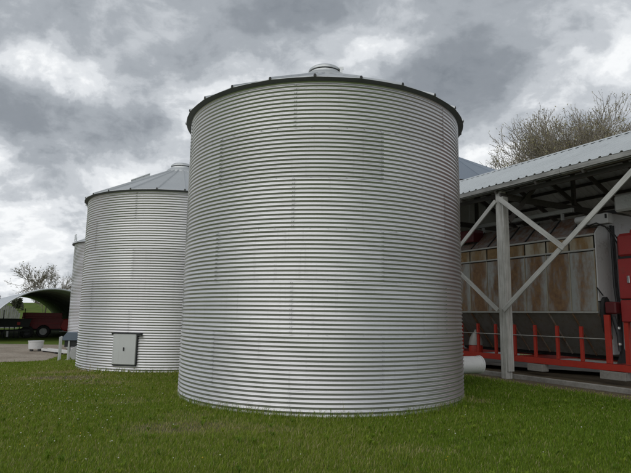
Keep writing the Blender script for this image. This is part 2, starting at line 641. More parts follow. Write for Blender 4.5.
def ground_z(x, y):
    x = np.asarray(x, float)
    y = np.asarray(y, float)
    z = -0.15 * smooth01((-x - 0.5) / 4.0) - 0.22 * smooth01((-x - 4.5) / 6.0) * smooth01((y - 10) / 10.0)
    calm = np.clip(1.0 - np.hypot(x - BIN[0], y - BIN[1]) / 3.4, 0, 1)
    z = z + 0.035 * vnoise(x * 0.9, y * 0.9, 3) * (1 - calm) * np.clip((30 - y) / 10, 0.2, 1)
    sx, sy = to_shed(x, y)
    z = z - 0.07 * smooth01((x + 4.0) / 3.0) * smooth01((15.0 - y) / 3.0)
    pad = smooth01((sy + 1.2) / 1.0) * smooth01((9.0 - sx) / 2.0)
    z = z * (1 - pad) + pad * (-0.01)
    # a low green rise far behind the yard
    d = y - 62 + 0.25 * x
    rise = 3.1 * smooth01(d / 45.0) * smooth01((-x - 8) / 20.0)
    rise = rise + 1.2 * smooth01((y - 90) / 60)
    z = z + rise + 0.25 * vnoise(x * 0.12, y * 0.12, 5) * smooth01((y - 50) / 40)
    return z


DIRT = [(-1.75, 7.35, 0.85, 0.5, 0.58), (-1.95, 8.2, 0.45, 0.3, 0.45), (-5.9, 13.2, 1.2, 0.6, 0.95), (-4.7, 12.3, 0.7, 0.4, 0.55), (-0.5, 7.3, 0.45, 0.25, 0.45),
        (2.85, 10.0, 0.4, 0.35, 0.65), (-6.6, 14.6, 0.7, 0.6, 0.7), (1.2, 6.3, 0.5, 0.25, 0.35), (-3.3, 9.6, 0.6, 0.35, 0.4)]


def bare(x, y):
    x = np.asarray(x, float)
    y = np.asarray(y, float)
    b = np.zeros_like(x)
    for cx, cy, rx, ry, s in DIRT:
        q = np.hypot((x - cx) / rx, (y - cy) / ry) + 0.45 * vnoise(x * 3.1, y * 3.1, 11)
        b = np.maximum(b, s * smooth01(1.45 - q))
    sx, sy = to_shed(x, y)
    strip = smooth01((sy + 0.75 + 0.18 * vnoise(x * 2.2, y * 2.2, 4)) / 0.45)
    b = np.maximum(b, strip)
    return b


def build_ground():
    xs = np.concatenate([np.linspace(-900, -70, 14), np.linspace(-65, -16, 34), np.linspace(-15, 15, 151), np.linspace(16, 65, 34), np.linspace(70, 900, 14)])
    ys = np.concatenate([np.linspace(-300, -12, 8), np.linspace(-10, 2, 13), np.linspace(2.2, 24, 132), np.linspace(25, 110, 70), np.linspace(120, 1200, 20)])
    X, Y = np.meshgrid(xs, ys)
    Z = ground_z(X, Y)
    nx, ny = len(xs), len(ys)
    me = bpy.data.meshes.new('ground')
    idx = np.arange(nx * ny).reshape(ny, nx)
    f = np.stack([idx[:-1, :-1], idx[:-1, 1:], idx[1:, 1:], idx[1:, :-1]], -1).reshape(-1, 4)
    me.from_pydata(np.stack([X, Y, Z], -1).reshape(-1, 3).tolist(), [], f.tolist())
    at = me.attributes.new('bare', 'FLOAT', 'POINT')
    at.data.foreach_set('value', bare(X, Y).reshape(-1).astype(np.float32))
    me.polygons.foreach_set('use_smooth', [True] * len(me.polygons))
    me.materials.append(MATS['ground_turf'])
    structure(link('ground', me))


def gravel_inside(x, y):
    """signed measure (>0 inside) of the gravel drive"""
    edge = 26.0 + 0.35 * (x + 12.0)
    near = y - (19.2 + 0.80 * (x + 10.6) + 0.35 * vnoise(x * 1.3, y * 1.3, 8))
    far = (29.6 + 0.3 * vnoise(x, y, 9)) - y
    right = (-11.6 - 0.25 * (y - 20) + 0.5 * vnoise(x * 1.1, y * 1.1, 10)) * 0 + (-x - (9.9 + 0.18 * (y - 20) + 0.3 * vnoise(x * 1.4, y * 1.2, 12)))
    return np.minimum(np.minimum(near, far), right)


def build_gravel():
    xs = np.linspace(-40, -9, 156)
    ys = np.linspace(8, 31, 116)
    X, Y = np.meshgrid(xs, ys)
    G = gravel_inside(X, Y)
    Z = ground_z(X, Y) + 0.012 + np.clip(G, -0.25, 0.5) * 0.06
    idx = np.arange(X.size).reshape(X.shape)
    f = np.stack([idx[:-1, :-1], idx[:-1, 1:], idx[1:, 1:], idx[1:, :-1]], -1).reshape(-1, 4)
    keep = (G.reshape(-1)[f] > -0.2).all(1)
    f = f[keep]
    used = np.unique(f)
    mp = -np.ones(X.size, int)
    mp[used] = np.arange(len(used))
    v = np.stack([X, Y, Z], -1).reshape(-1, 3)[used]
    me = bpy.data.meshes.new('gravel_drive')
    me.from_pydata(v.tolist(), [], mp[f].tolist())
    me.polygons.foreach_set('use_smooth', [True] * len(me.polygons))
    me.materials.append(MATS['gravel'])
    structure(link('gravel_drive', me))


build_ground()
build_gravel()

# ---------------------------------------------------------------- grain bins
R_BIN, RING, PITCH, AMP = 2.72, 0.8128, 0.8128 / 12, 0.0108
RIB0 = -4.0                                   # roof rib angle, degrees


def sheet_mesh(name, h=RING, span=60.7, cols=22, mat='bin_wall', per=8):
    """one curved corrugated wall sheet; its lower edge is at z = 0, its angle starts at 0"""
    rows = int(round(h / PITCH * per))
    a = np.radians(np.linspace(0, span, cols + 1))
    z = np.linspace(-0.012, h, rows + 1)
    t = np.linspace(0, 1, cols + 1)
    A, Z = np.meshgrid(a, z)
    T, _ = np.meshgrid(t, z)
    ph = Z / PITCH * 2 * math.pi
    rr = R_BIN + AMP * np.cos(ph + math.pi) + 0.0022 * T
    rr = np.where(Z < 0.0, rr + 0.0015, rr)
    V = np.stack([rr * np.sin(A), -rr * np.cos(A), Z], -1).reshape(-1, 3)
    idx = np.arange(V.shape[0]).reshape(A.shape)
    f = np.stack([idx[:-1, :-1], idx[:-1, 1:], idx[1:, 1:], idx[1:, :-1]], -1).reshape(-1, 4)
    me = bpy.data.meshes.new(name)
    me.from_pydata(V.tolist(), [], f.tolist())
    me.polygons.foreach_set('use_smooth', [True] * len(me.polygons))
    me.materials.append(MATS[mat])
    return me


def bolt_mesh(h=RING):
    """bolt heads of one sheet: a double row down the lap and a sparse row along the lower lap"""
    mb = MB()

    def bolt(a, z, r):
        rb = R_BIN + 0.0022 + AMP * (-math.cos(z / PITCH * 2 * math.pi)) + 0.001
        c = Vector((rb * math.sin(a), -rb * math.cos(a), z))
        n = Vector((math.sin(a), -math.cos(a), 0))
        s = Vector((math.cos(a), math.sin(a), 0))
        pts = [c + (s * math.cos(k * math.pi / 3) + Vector((0, 0, 1)) * math.sin(k * math.pi / 3)) * r for k in range(6)]
        top = [p + n * 0.008 for p in pts]
        mb.add(pts + top, [(6, 7, 8, 9, 10, 11)] + [(k, (k + 1) % 6, (k + 1) % 6 + 6, k + 6) for k in range(6)])
    k = 0
    while (k + 0.5) * PITCH < h:
        for da in (60.05, 60.95 - 0.35):
            bolt(rad(da), (k + 0.5) * PITCH, 0.0065)
        k += 1
    for j in range(1, 10):
        bolt(rad(j * 6.0), 0.010, 0.0060)
    return mb.mesh('bolt_row', 'bolt_metal', fix=False)


SHEET = sheet_mesh('wall_sheet')
SHEET_FAR = sheet_mesh('wall_sheet_far', cols=10, per=6)
BOLTS = bolt_mesh()


def roof_panel_mesh(Re, Rt, z0, z1, mat, n=24):
    """flat roof sector between two ribs with a raised rib along one edge and a turned-down lip"""
    h = math.pi / n
    mb = MB()
    def pt(r, a, z):
        return (r * math.sin(a), -r * math.cos(a), z)
    th = 0.012
    v = [pt(Re, -h, z0), pt(Re, h, z0), pt(Rt, h, z1), pt(Rt, -h, z1)]
    lip = [pt(Re + 0.001, -h, z0 - 0.010), pt(Re + 0.001, h, z0 - 0.010)]
    low = [pt(Re - 0.002, -h, z0 - 0.012), pt(Re - 0.002, h, z0 - 0.012), pt(Rt, h, z1 - 0.012), pt(Rt, -h, z1 - 0.012)]
    mb.add(v + lip + low, [(0, 1, 2, 3), (0, 4, 5, 1), (4, 6, 7, 5), (6, 9, 8, 7)])
    # stiffening rib on the +h edge, a hat section 5 cm high
    m = 6
    rv = []
    for i in range(m + 1):
        f = i / m
        r = Re + (Rt - Re) * f
        z = z0 + (z1 - z0) * f
        w, ht = 0.028, 0.034
        c = Vector(pt(r, h, z))
        s = Vector((math.cos(h), math.sin(h), 0))
        up = Vector((0, 0, 1))
        rv += [c - s * w, c - s * w * 0.55 + up * ht, c + s * w * 0.55 + up * ht, c + s * w]
    rf = []
    for i in range(m):
        for k in range(3):
            rf.append((i * 4 + k, i * 4 + k + 1, i * 4 + k + 5, i * 4 + k + 4))
    mb.add(rv, rf)
    return mb.mesh('roof_panel', mat, fix=False)


def rib_tip_mesh(Re, z0, n=24):
    h = math.pi / n
    mb = MB()
    c = Vector((Re * math.sin(h), -Re * math.cos(h), z0))
    s = Vector((math.cos(h), math.sin(h), 0))
    o = Vector((math.sin(h), -math.cos(h), 0))
    up = Vector((0, 0, 1))
    v = [c + o * 0.010 - s * 0.020 - up * 0.006, c + o * 0.010 + s * 0.020 - up * 0.006, c + o * 0.010 + s * 0.012 + up * 0.032, c + o * 0.010 - s * 0.012 + up * 0.032]
    v += [p - o * 0.03 for p in v]
    mb.add(v, [(0, 1, 2, 3), (4, 7, 6, 5), (0, 4, 5, 1), (1, 5, 6, 2), (2, 6, 7, 3), (3, 7, 4, 0)])
    return mb.mesh('rib_tip', 'rib_tip')


def vent_parts(root, z, mat, scale=1.0, rot=0.0):
    s = scale
    z += 0.07
    mb = MB().lathe([(0.56 * s, z - 0.15 * s), (0.47 * s, z - 0.01 * s), (0.40 * s, z + 0.02 * s), (0.365 * s, z + 0.025 * s), (0.35 * s, z + 0.085 * s), (0.31 * s, z + 0.085 * s)], 40)
    mb.build('vent_collar', mat, root, True)
    mb = MB().lathe([(0.315 * s, z + 0.04 * s), (0.315 * s, z + 0.125 * s)], 40)
    mb.build('vent_neck', 'rib_tip', root, True)
    mb = MB().lathe([(0.315 * s, z + 0.118 * s), (0.352 * s, z + 0.108 * s), (0.36 * s, z + 0.115 * s), (0.355 * s, z + 0.155 * s), (0.31 * s, z + 0.195 * s), (0.18 * s, z + 0.22 * s), (0.001, z + 0.225 * s)], 40)
    lid = mb.build('vent_lid', mat, root, True)
    a = rad(58) + rot
    hx, hy = 0.40 * s * math.sin(a), -0.40 * s * math.cos(a)
    MB().box(hx - 0.03, hx + 0.03, hy - 0.03, hy + 0.03, z - 0.02, z + 0.14 * s).box(hx - 0.045, hx + 0.045, hy - 0.02, hy + 0.02, z + 0.12 * s, z + 0.165 * s).build('lid_hinge', mat, lid)


def grain_bin(label, loc, z_rings, first_seam, R=R_BIN, roof_mat='bin_roof', roof_rise=1.40, rib0=RIB0, far=False, n=24, zscale=1.0, group='round corrugated grain bins'):
    """z_rings: list of lower edges of the wall rings, from the top ring down (relative to loc)"""
    root = thing('grain_bin', label, 'grain bin', loc, 0.0, group)
    k = R / R_BIN
    for i, zb in enumerate(z_rings):
        for j in range(6):
            a = rad(first_seam + (30 if i % 2 else 0) + 60 * j)
            o = link('wall_sheet', SHEET_FAR if far else SHEET, root, (0, 0, zb), (0, 0, a))
            o.scale = (k * (1.0 + 0.0003 * (i % 2)), k * (1.0 + 0.0003 * (i % 2)), 1.0)
            if not far:
                link('bolt_row', BOLTS, o)['kind'] = 'stuff'
    zt = z_rings[0] + RING
    Re, z0 = R + 0.12, zt - 0.005
    Rt = 0.42
    z1 = z0 + roof_rise * (Re - Rt) / Re
    pm = roof_panel_mesh(Re, Rt, z0, z1, roof_mat, n)
    tm = rib_tip_mesh(Re, z0, n)
    for j in range(n):
        a = rad(rib0 - 180.0 / n + 360.0 / n * j)
        o = link('roof_panel', pm, root, (0, 0, 0), (0, 0, a))
        link('rib_tip', tm, o)
    # soffit angle closing the eave, coloured dark to paint in the overhang's shade
    MB().lathe([(R + 0.013, zt - 0.045), (R + 0.022, zt - 0.044), (R + 0.10, zt - 0.022), (R + 0.112, zt - 0.018)], 72).build('eave_shade_angle', 'eave_shade', root, True)
    vent_parts(root, z1, roof_mat if far else 'vent_metal')
    return root, z1, Re, z0


ZR = [4.378 - RING * k for k in range(7)]
main_bin, zA, Re, zE = grain_bin('largest silver corrugated grain bin beside the dryer shed, without any hatch in its wall',
                                 (BIN[0], BIN[1], 0), ZR, -11.0 + 0.0)


def roof_hatch(root, a, r0, r1, Re, z0, rise, mat):
    """raised inspection hatch lying on the roof slope at angle a"""
    sl = rise / Re
    mb = MB()
    def P(r, s, up):
        return (r * math.sin(a) + s * math.cos(a), -r * math.cos(a) + s * math.sin(a), z0 + (Re - r) * sl + up)
    for lo, hi, w in ((0.02, 0.09, 0.26), (0.09, 0.115, 0.30)):
        v = [P(r0, -w, lo), P(r0, w, lo), P(r1, w, lo), P(r1, -w, lo), P(r0, -w, hi), P(r0, w, hi), P(r1, w, hi), P(r1, -w, hi)]
        mb.add(v, [(0, 3, 2, 1), (4, 5, 6, 7), (0, 1, 5, 4), (1, 2, 6, 5), (2, 3, 7, 6), (3, 0, 4, 7)])
    mb.build('roof_hatch', mat, root)


roof_hatch(main_bin, rad(-78), 0.9, 1.5, Re, zE, 1.40, 'vent_metal')
roof_hatch(main_bin, rad(84), 0.75, 1.35, Re, zE, 1.40, 'vent_metal')

z2 = [3.925 - RING * k for k in range(6)]
bin2, zA2, Re2, zE2 = grain_bin('silver corrugated grain bin with a square grey hatch low in its wall', (BIN2[0], BIN2[1], 0), z2, -11.0, rib0=1.5)
roof_hatch(bin2, rad(-70), 1.0, 1.55, Re2, zE2, 1.40, 'vent_metal')


def roof_ladder(root, a, Re, z0, rise):
    sl = rise / Re
    mb = MB()
    for k in range(7):
        r = Re + 0.06 - 0.36 * k
        z = z0 + (Re - r) * sl + 0.05
        c = Vector((r * math.sin(a), -r * math.cos(a), z))
        s = Vector((math.cos(a), math.sin(a), 0))
        mb.beam(c - s * 0.17, c + s * 0.17, 0.04, 0.03)
        mb.box(c.x - 0.012, c.x + 0.012, c.y - 0.012, c.y + 0.012, z - 0.06, z + 0.0)
    mb.build('roof_rungs', 'vent_metal', root)


roof_ladder(bin2, rad(-86), Re2, zE2, 1.40)


def wall_hatch(root, a0, a1, z0, z1, R):
    """access hatch set proud on the curved wall"""
    am = (a0 + a1) / 2
    Rm = Matrix.Rotation(am, 4, 'Z')
    w = R * math.sin((a1 - a0) / 2)
    y = -R * math.cos((a1 - a0) / 2)
    mb = MB().box(-w, w, -R - 0.055, y + 0.02, z0, z1, 0.012)
    d = mb.build('hatch_door', 'hatch_metal', root)
    d.rotation_euler = (0, 0, am)
    mb = MB().box(-w - 0.05, w + 0.12, -R - 0.075, y + 0.02, z1 + 0.004, z1 + 0.022).box(-w - 0.05, -w - 0.0, -R - 0.05, y + 0.05, z1 - 0.03, z1 + 0.003).box(w + 0.003, w + 0.13, -R - 0.05, y + 0.06, z1 - 0.045, z1 + 0.003)
    o = mb.build('hatch_rail', 'dark_steel', d)
    mb = MB().box(w + 0.003, w + 0.022, -R - 0.03, y + 0.05, z0, z1 - 0.05).box(-w, w, -R - 0.03, y + 0.05, z0 - 0.035, z0 - 0.004)
    mb.build('hatch_frame', 'dark_steel', d)
    zc = (z0 + z1) / 2 - 0.0
    mb = MB().box(-0.012, 0.012, -R - 0.085, -R - 0.054, zc - 0.045, zc + 0.045, 0.004)
    mb.build('hatch_latch', 'rib_tip', d)


wall_hatch(bin2, rad(-18.8), rad(-4.8), 0.08, 0.87, R_BIN)

B3 = (-9.05, 26.6)
bin3, zA3, Re3, zE3 = grain_bin('plain grey grain bin with a guard rail on its eave beside the arched shelter', (B3[0], B3[1], 0), [3.80 - RING * k for k in range(6)], 5.0, far=True, rib0=3)
mb = MB()
for k in range(4):
    a = rad(-80 + 9 * k)
    c = Vector((2.74 * math.sin(a), -2.74 * math.cos(a), zE3))
    mb.tube([c, c + Vector((0, 0, 0.42))], 0.018, 5)
for h in (0.22, 0.42):
    mb.tube([(2.74 * math.sin(rad(-80 + 9 * k)), -2.74 * math.cos(rad(-80 + 9 * k)), zE3 + h) for k in range(4)], 0.016, 5)
mb.build('guard_rail', 'vent_metal', bin3)

B4 = (10.1, 39.2)
bin4, zA4, Re4, zE4 = grain_bin('tall grain bin whose blue grey ribbed roof shows over the dryer shed', (B4[0], B4[1], 0), [9.12 - RING * k for k in range(12)], 5.0,
                                R=7.0, roof_mat='far_roof', roof_rise=3.75, far=True, rib0=2)

# aeration fan of the main bin
ax = Vector((3.72, 1.50, 0)).normalized()
fan = thing('aeration_fan', 'white round fan duct sticking out of the side of the largest bin', 'fan', (BIN[0], BIN[1], 0.0), math.atan2(ax.y, ax.x))
MB().lathe([(0.168, 2.55), (0.188, 2.60), (0.19, 2.9), (0.19, 3.86)], 36, at=(0, 0, 0.385), axis='x').build('fan_tube', 'fan_white', fan, True)
MB().lathe([(0.188, 3.835), (0.202, 3.835), (0.202, 3.87), (0.172, 3.87), (0.172, 3.80)], 36, at=(0, 0, 0.385), axis='x').build('rim_flange', 'fan_white', fan, True)
MB().lathe([(0.188, 2.86), (0.205, 2.86), (0.205, 2.90), (0.188, 2.90)], 36, at=(0, 0, 0.385), axis='x').build('bin_flange', 'dark_steel', fan, True)
MB().lathe([(0.0, 3.55), (0.08, 3.45), (0.08, 3.80), (0.001, 3.81)], 20, at=(0, 0, 0.385), axis='x').build('motor', 'dark_steel', fan, True)
for x in (2.95, 3.25):
    MB().box(x, x + 0.05, -0.15, 0.15, -0.16, 0.23).build('stand', 'dark_steel', fan)

# ---------------------------------------------------------------- the dryer shed
SLOPE, RIDGE_Y, EAVE_Y, EAVE_Z = 0.47, 2.74, -0.26, 4.735
RIDGE_Z = EAVE_Z + (RIDGE_Y - EAVE_Y) * SLOPE
X0, X1 = -4.35, 7.5
shed = thing('dryer_shed', 'open timber pole shed with a ribbed pale metal gable roof over the rusty dryer', 'shed', SHED_O, SHED_A)


def shed_roof():
    W = 0.9144
    ry, rz = RIDGE_Y - EAVE_Y, RIDGE_Z - EAVE_Z
    prof = []
    pitch = W / 4
    for k in range(4):
        c = pitch * (k + 0.5)
        prof += [(c - pitch / 2 + 0.0005, 0.0), (c - 0.040, 0.0), (c - 0.018, 0.030), (c + 0.018, 0.030), (c + 0.040, 0.0)]
    prof.append((W + 0.012, 0.002))
    n = len(prof)
    def sheet(name, sgn, mat):
        v, f = [], []
        for (y, z) in ((0.0, 0.0), (ry + 0.0, rz)):
            for (x, h) in prof:
                v.append((x, sgn * y, z + h))
        for (y, z) in ((0.0, 0.0), (ry, rz)):
            for (x, h) in prof:
                v.append((x, sgn * y, z + h - 0.005))
        for i in range(n - 1):
            f.append((i, i + 1, n + i + 1, n + i))
            f.append((2 * n + i, 3 * n + i, 3 * n + i + 1, 2 * n + i + 1))
            f.append((i, 2 * n + i, 2 * n + i + 1, i + 1))
        mb = MB()
        mb.add(v, f)
        me = mb.mesh(name, mat, fix=False)
        me.materials.append(MATS['shed_underside'])
        for p in me.polygons:
            if min(p.vertices) >= 2 * n:
                p.material_index = 1
        return me
    mf = sheet('roof_sheet', 1, 'shed_roof_metal')
    mr = sheet('roof_sheet_rear', -1, 'shed_roof_metal')
    x = X0
    while x < X1 - 0.3:
        link('roof_sheet', mf, shed, (x, EAVE_Y, EAVE_Z))
        link('roof_sheet', mr, shed, (x, 2 * RIDGE_Y - EAVE_Y, EAVE_Z))
        x += W
    xe = x
    for s in (-1, 1):
        MB().add([(X0 - 0.02, RIDGE_Y, RIDGE_Z + 0.045), (xe, RIDGE_Y, RIDGE_Z + 0.045), (xe, RIDGE_Y + s * 0.16, RIDGE_Z + 0.038 - 0.16 * SLOPE), (X0 - 0.02, RIDGE_Y + s * 0.16, RIDGE_Z + 0.038 - 0.16 * SLOPE),
                  (X0 - 0.02, RIDGE_Y, RIDGE_Z + 0.038), (xe, RIDGE_Y, RIDGE_Z + 0.038), (xe, RIDGE_Y + s * 0.16, RIDGE_Z + 0.031 - 0.16 * SLOPE), (X0 - 0.02, RIDGE_Y + s * 0.16, RIDGE_Z + 0.031 - 0.16 * SLOPE)],
                 [(0, 1, 2, 3), (4, 7, 6, 5), (2, 6, 7, 3), (0, 3, 7, 4), (1, 5, 6, 2)]).build('ridge_cap', 'shed_roof_metal', shed)
    return xe


xe = shed_roof()


def roof_under(y):
    return EAVE_Z + (RIDGE_Y - abs(RIDGE_Y - y) - EAVE_Y) * SLOPE - 0.012


# fascia boards in butted lengths
fx = [X0, -1.75, 1.9, 5.2, xe]
for i in range(4):
    for yy in (EAVE_Y, 2 * RIDGE_Y - EAVE_Y):
        sg = 1 if yy < RIDGE_Y else -1
        b = MB().box(fx[i] + 0.003, fx[i + 1] - 0.003, -0.02, 0.02, -0.09, 0.02, 0.004).build('fascia_board', 'fascia_wood', shed)
        b.location = (0, yy + sg * 0.03, EAVE_Z - 0.022)
        c = MB().box(fx[i] + 0.003, fx[i + 1] - 0.003, -0.07, 0.07, -0.012, 0.012, 0.003).build('eave_board', 'fascia_wood', shed)
        c.location = (0, yy + sg * 0.125, EAVE_Z - 0.122)
# purlins along the roof, rafters and tie beams across
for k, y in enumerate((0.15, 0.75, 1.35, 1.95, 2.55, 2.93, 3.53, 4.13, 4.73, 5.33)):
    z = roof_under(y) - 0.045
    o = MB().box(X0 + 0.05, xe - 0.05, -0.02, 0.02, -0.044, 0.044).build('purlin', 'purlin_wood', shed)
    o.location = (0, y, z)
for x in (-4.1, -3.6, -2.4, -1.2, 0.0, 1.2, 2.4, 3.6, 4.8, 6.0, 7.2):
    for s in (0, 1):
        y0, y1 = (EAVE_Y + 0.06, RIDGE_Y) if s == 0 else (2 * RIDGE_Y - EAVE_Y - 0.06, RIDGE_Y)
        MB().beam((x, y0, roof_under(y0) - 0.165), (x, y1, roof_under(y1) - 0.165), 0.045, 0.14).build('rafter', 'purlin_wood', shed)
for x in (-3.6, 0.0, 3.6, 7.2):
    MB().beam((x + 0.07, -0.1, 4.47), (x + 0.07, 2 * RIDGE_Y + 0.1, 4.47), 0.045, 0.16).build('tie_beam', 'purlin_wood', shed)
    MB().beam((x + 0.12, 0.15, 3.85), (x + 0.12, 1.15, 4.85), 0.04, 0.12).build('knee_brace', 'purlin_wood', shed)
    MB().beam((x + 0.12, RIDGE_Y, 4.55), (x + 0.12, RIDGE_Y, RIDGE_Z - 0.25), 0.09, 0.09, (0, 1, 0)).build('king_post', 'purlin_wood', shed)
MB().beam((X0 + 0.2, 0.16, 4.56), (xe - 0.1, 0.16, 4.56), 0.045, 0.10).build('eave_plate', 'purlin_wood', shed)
for k, x in enumerate((-3.6, 0.0, 3.6, 7.2)):
    p = MB().box(-0.085, 0.085, -0.10, 0.10, -0.30, 4.60, 0.008).build('post', 'post_wood', shed)
    p.location = (x, 0.0, 0.0)
    q = MB().box(-0.030, 0.030, -0.10, 0.09, 0.16, 4.45, 0.005).build('post_plank', 'post_wood', shed)
    q.location = (x + 0.117, 0.01, 0.0)
    pr = MB().box(-0.085, 0.085, -0.10, 0.10, -0.30, 4.60, 0.008).build('post', 'post_wood', shed)
    pr.location = (x, 2 * RIDGE_Y, 0.0)


def plank(p0, p1, w, th, name):
    p0, p1 = Vector(p0), Vector(p1)
    L = (p1 - p0).length
    o = MB().box(-L / 2, L / 2, -th / 2, th / 2, -w / 2, w / 2, 0.004).build(name, 'brace_wood', shed)
    o.location = (p0 + p1) / 2
    o.rotation_euler = (0, -math.atan2(p1.z - p0.z, p1.x - p0.x), 0)


for xc in (-1.8, 1.8, 5.4):
    lx, rx_ = xc - 1.72, xc + 1.72
    # one plank runs from low on one post to high on the next, the other ones meet it half way
    if xc < 0:
        plank((rx_ + 0.02, -0.125, 4.36), (lx, -0.125, 1.62), 0.105, 0.036, 'brace_plank')
        plank((lx, -0.163, 4.36), (rx_ + 0.02, -0.163, 1.62), 0.105, 0.036, 'brace_plank')
    else:
        plank((lx, -0.125, 1.62), (rx_, -0.125, 4.42), 0.115, 0.036, 'brace_plank')
        plank((lx, -0.163, 4.40), (xc + 0.05, -0.163, 2.96), 0.115, 0.036, 'brace_plank')
# metal clad far gable, sheet by sheet
for k in range(7):
    y0 = 0.12 + 0.76 * k
    ys_ = sorted({y0 + 0.003, min(y0 + 0.757, 2 * RIDGE_Y + 0.1)} | ({RIDGE_Y} if y0 < RIDGE_Y < y0 + 0.757 else set()))
    if ys_[-1] - ys_[0] < 0.1:
        continue
    poly = [(ys_[0], 0.10), (ys_[-1], 0.10)] + [(y, roof_under(y) - 0.06) for y in reversed(ys_)]
    MB().prism(poly, X0 + 0.10, X0 + 0.115, 'yz').build('gable_sheet', 'shed_underside', shed)
pad = structure(MB().box(-4.6, 8.0, 0.13, 6.2, -0.2, 0.10, 0.02).build('concrete_pad', 'concrete'))
pad.location = SHED_O
pad.rotation_euler = (0, 0, SHED_A)

# ---------------------------------------------------------------- the grain dryer
dry = thing('grain_dryer', 'long rusty galvanised grain dryer on a red steel frame under the pole shed', 'grain dryer', SHED_O, SHED_A)
FY = 1.40                      # its long front face
BY = 2 * RIDGE_Y - FY
DL, DR = -4.05, 1.52           # far end and near end
PW = 0.67
# red base frame
for y in (FY - 0.05, BY + 0.05):
    o = MB().box(DL, 4.6, -0.05, 0.05, 0.0, 0.15, 0.006).build('base_beam', 'dryer_red', dry)
    o.location = (0, y, 0.29)
for x in (DL + 0.1, -1.0, 1.75, 4.4):
    MB().box(x - 0.05, x + 0.05, FY + 0.003, BY - 0.003, 0.30, 0.43).build('cross_beam', 'dryer_red', dry)
for k in range(-1, 10):
    x = 1.08 + 0.002 - PW * k * 0.985 if k >= 0 else 1.75
    if x < DL:
        break
    w = 0.035 if k >= 0 else 0.062
    o = MB().box(-w, w, -0.035, 0.035, 0.0, 0.82 if k >= 0 else 1.10, 0.004).build('strut', 'dryer_red', dry)
    o.location = (x, FY - 0.035, 0.443)
MB().tube([(DL, FY - 0.085, 0.99), (1.7, FY - 0.085, 0.99)], 0.011, 6).build('tie_rod', 'light_flange', dry)
# hopper side sloping in under the screens, one plate for each bay, on both sides
nb = 9
pan_me = MB().box(-PW / 2 + 0.012, PW / 2 - 0.012, -0.012, 0.02, 0.0, 1.42, 0.004).mesh('screen_panel', 'dryer_panel')
hat_me = MB().box(-PW / 2 + 0.025, PW / 2 - 0.025, -0.022, 0.02, 0.0, 0.30, 0.006).mesh('garner_panel', 'dryer_hatch')
hl = Vector((0, 0.86, -1.02))
hop_me = MB()
hop_me.add([(-PW / 2 + 0.008, 0, 0), (PW / 2 - 0.008, 0, 0), (PW / 2 - 0.008, hl.y, hl.z), (-PW / 2 + 0.008, hl.y, hl.z),
            (-PW / 2 + 0.008, 0.03, 0), (PW / 2 - 0.008, 0.03, 0), (PW / 2 - 0.008, hl.y + 0.03, hl.z), (-PW / 2 + 0.008, hl.y + 0.03, hl.z)],
           [(0, 1, 2, 3), (4, 7, 6, 5), (0, 4, 5, 1), (1, 5, 6, 2), (2, 6, 7, 3), (3, 7, 4, 0)])
hop_me = hop_me.mesh('hopper_plate', 'dryer_hopper')
top_me = MB()
tv = Vector((0, 0.62, 0.58))
top_me.add([(-PW / 2 + 0.004, 0, 0), (PW / 2 - 0.004, 0, 0), (PW / 2 - 0.004, tv.y, tv.z), (-PW / 2 + 0.004, tv.y, tv.z),
            (-PW / 2 + 0.004, 0.02, -0.02), (PW / 2 - 0.004, 0.02, -0.02), (PW / 2 - 0.004, tv.y + 0.02, tv.z - 0.02), (-PW / 2 + 0.004, tv.y + 0.02, tv.z - 0.02)],
           [(0, 1, 2, 3), (4, 7, 6, 5), (0, 4, 5, 1), (1, 5, 6, 2), (2, 6, 7, 3), (3, 7, 4, 0)])
top_me = top_me.mesh('top_plate', 'dryer_top')
fin_me = MB().beam((0, -0.012, -0.01), (0, hl.y - 0.012, hl.z), 0.022, 0.05).mesh('hopper_rib', 'dryer_panel')
for k in range(8):
    xc = DR - PW * (k + 0.5)
    link('screen_panel', pan_me, dry, (xc, FY, 1.625))
    link('garner_panel', hat_me, dry, (xc, FY + 0.01, 3.105))
    link('hopper_plate', hop_me, dry, (xc, FY + 0.02, 1.575))
    link('top_plate', top_me, dry, (xc, FY + 0.03, 3.46))
    for side in (1,):
        o = link('screen_panel', pan_me, dry, (xc, BY, 1.625), (0, 0, math.pi))
        link('garner_panel', hat_me, dry, (xc, BY - 0.01, 3.105), (0, 0, math.pi))
        link('hopper_plate', hop_me, dry, (xc, BY - 0.02, 1.575), (0, 0, math.pi))
        link('top_plate', top_me, dry, (xc, BY - 0.03, 3.46), (0, 0, math.pi))
for k in range(9):
    x = DR - PW * k
    link('hopper_rib', fin_me, dry, (x, FY + 0.01, 1.575))
    MB().box(x - 0.010, x + 0.010, FY - 0.028, FY - 0.004, 1.62, 3.075).build('panel_flange', 'dryer_hatch', dry)
    MB().beam((x, FY + 0.03, 3.475), (x, FY + 0.03 + tv.y, 3.475 + tv.z), 0.03, 0.03).build('top_rib', 'dark_steel', dry)
for z, w in ((1.60, 0.022), (3.088, 0.020), (3.445, 0.022)):
    MB().box(DR - PW * 8, DR + 0.02, FY - 0.05, FY + 0.02, z - w, z + w, 0.004).build('front_flange', 'light_flange', dry)
MB().box(DR - PW * 8, DR - 0.02, FY + 0.66, BY - 0.66, 4.03, 4.045).build('top_cover', 'dryer_top', dry)
o = MB().box(-2.95, 0.55, 2.02, 2.12, 4.22, 4.33, 0.008).box(-2.6, -2.55, 2.03, 2.11, 4.04, 4.22).box(0.2, 0.25, 2.03, 2.11, 4.04, 4.22).build('fill_auger_rail', 'dirty_white', dry)
MB().box(-3.35, -2.45, FY + 0.10, FY + 0.55, 3.72, 4.10, 0.02).build('fill_box', 'gear_maroon', dry)
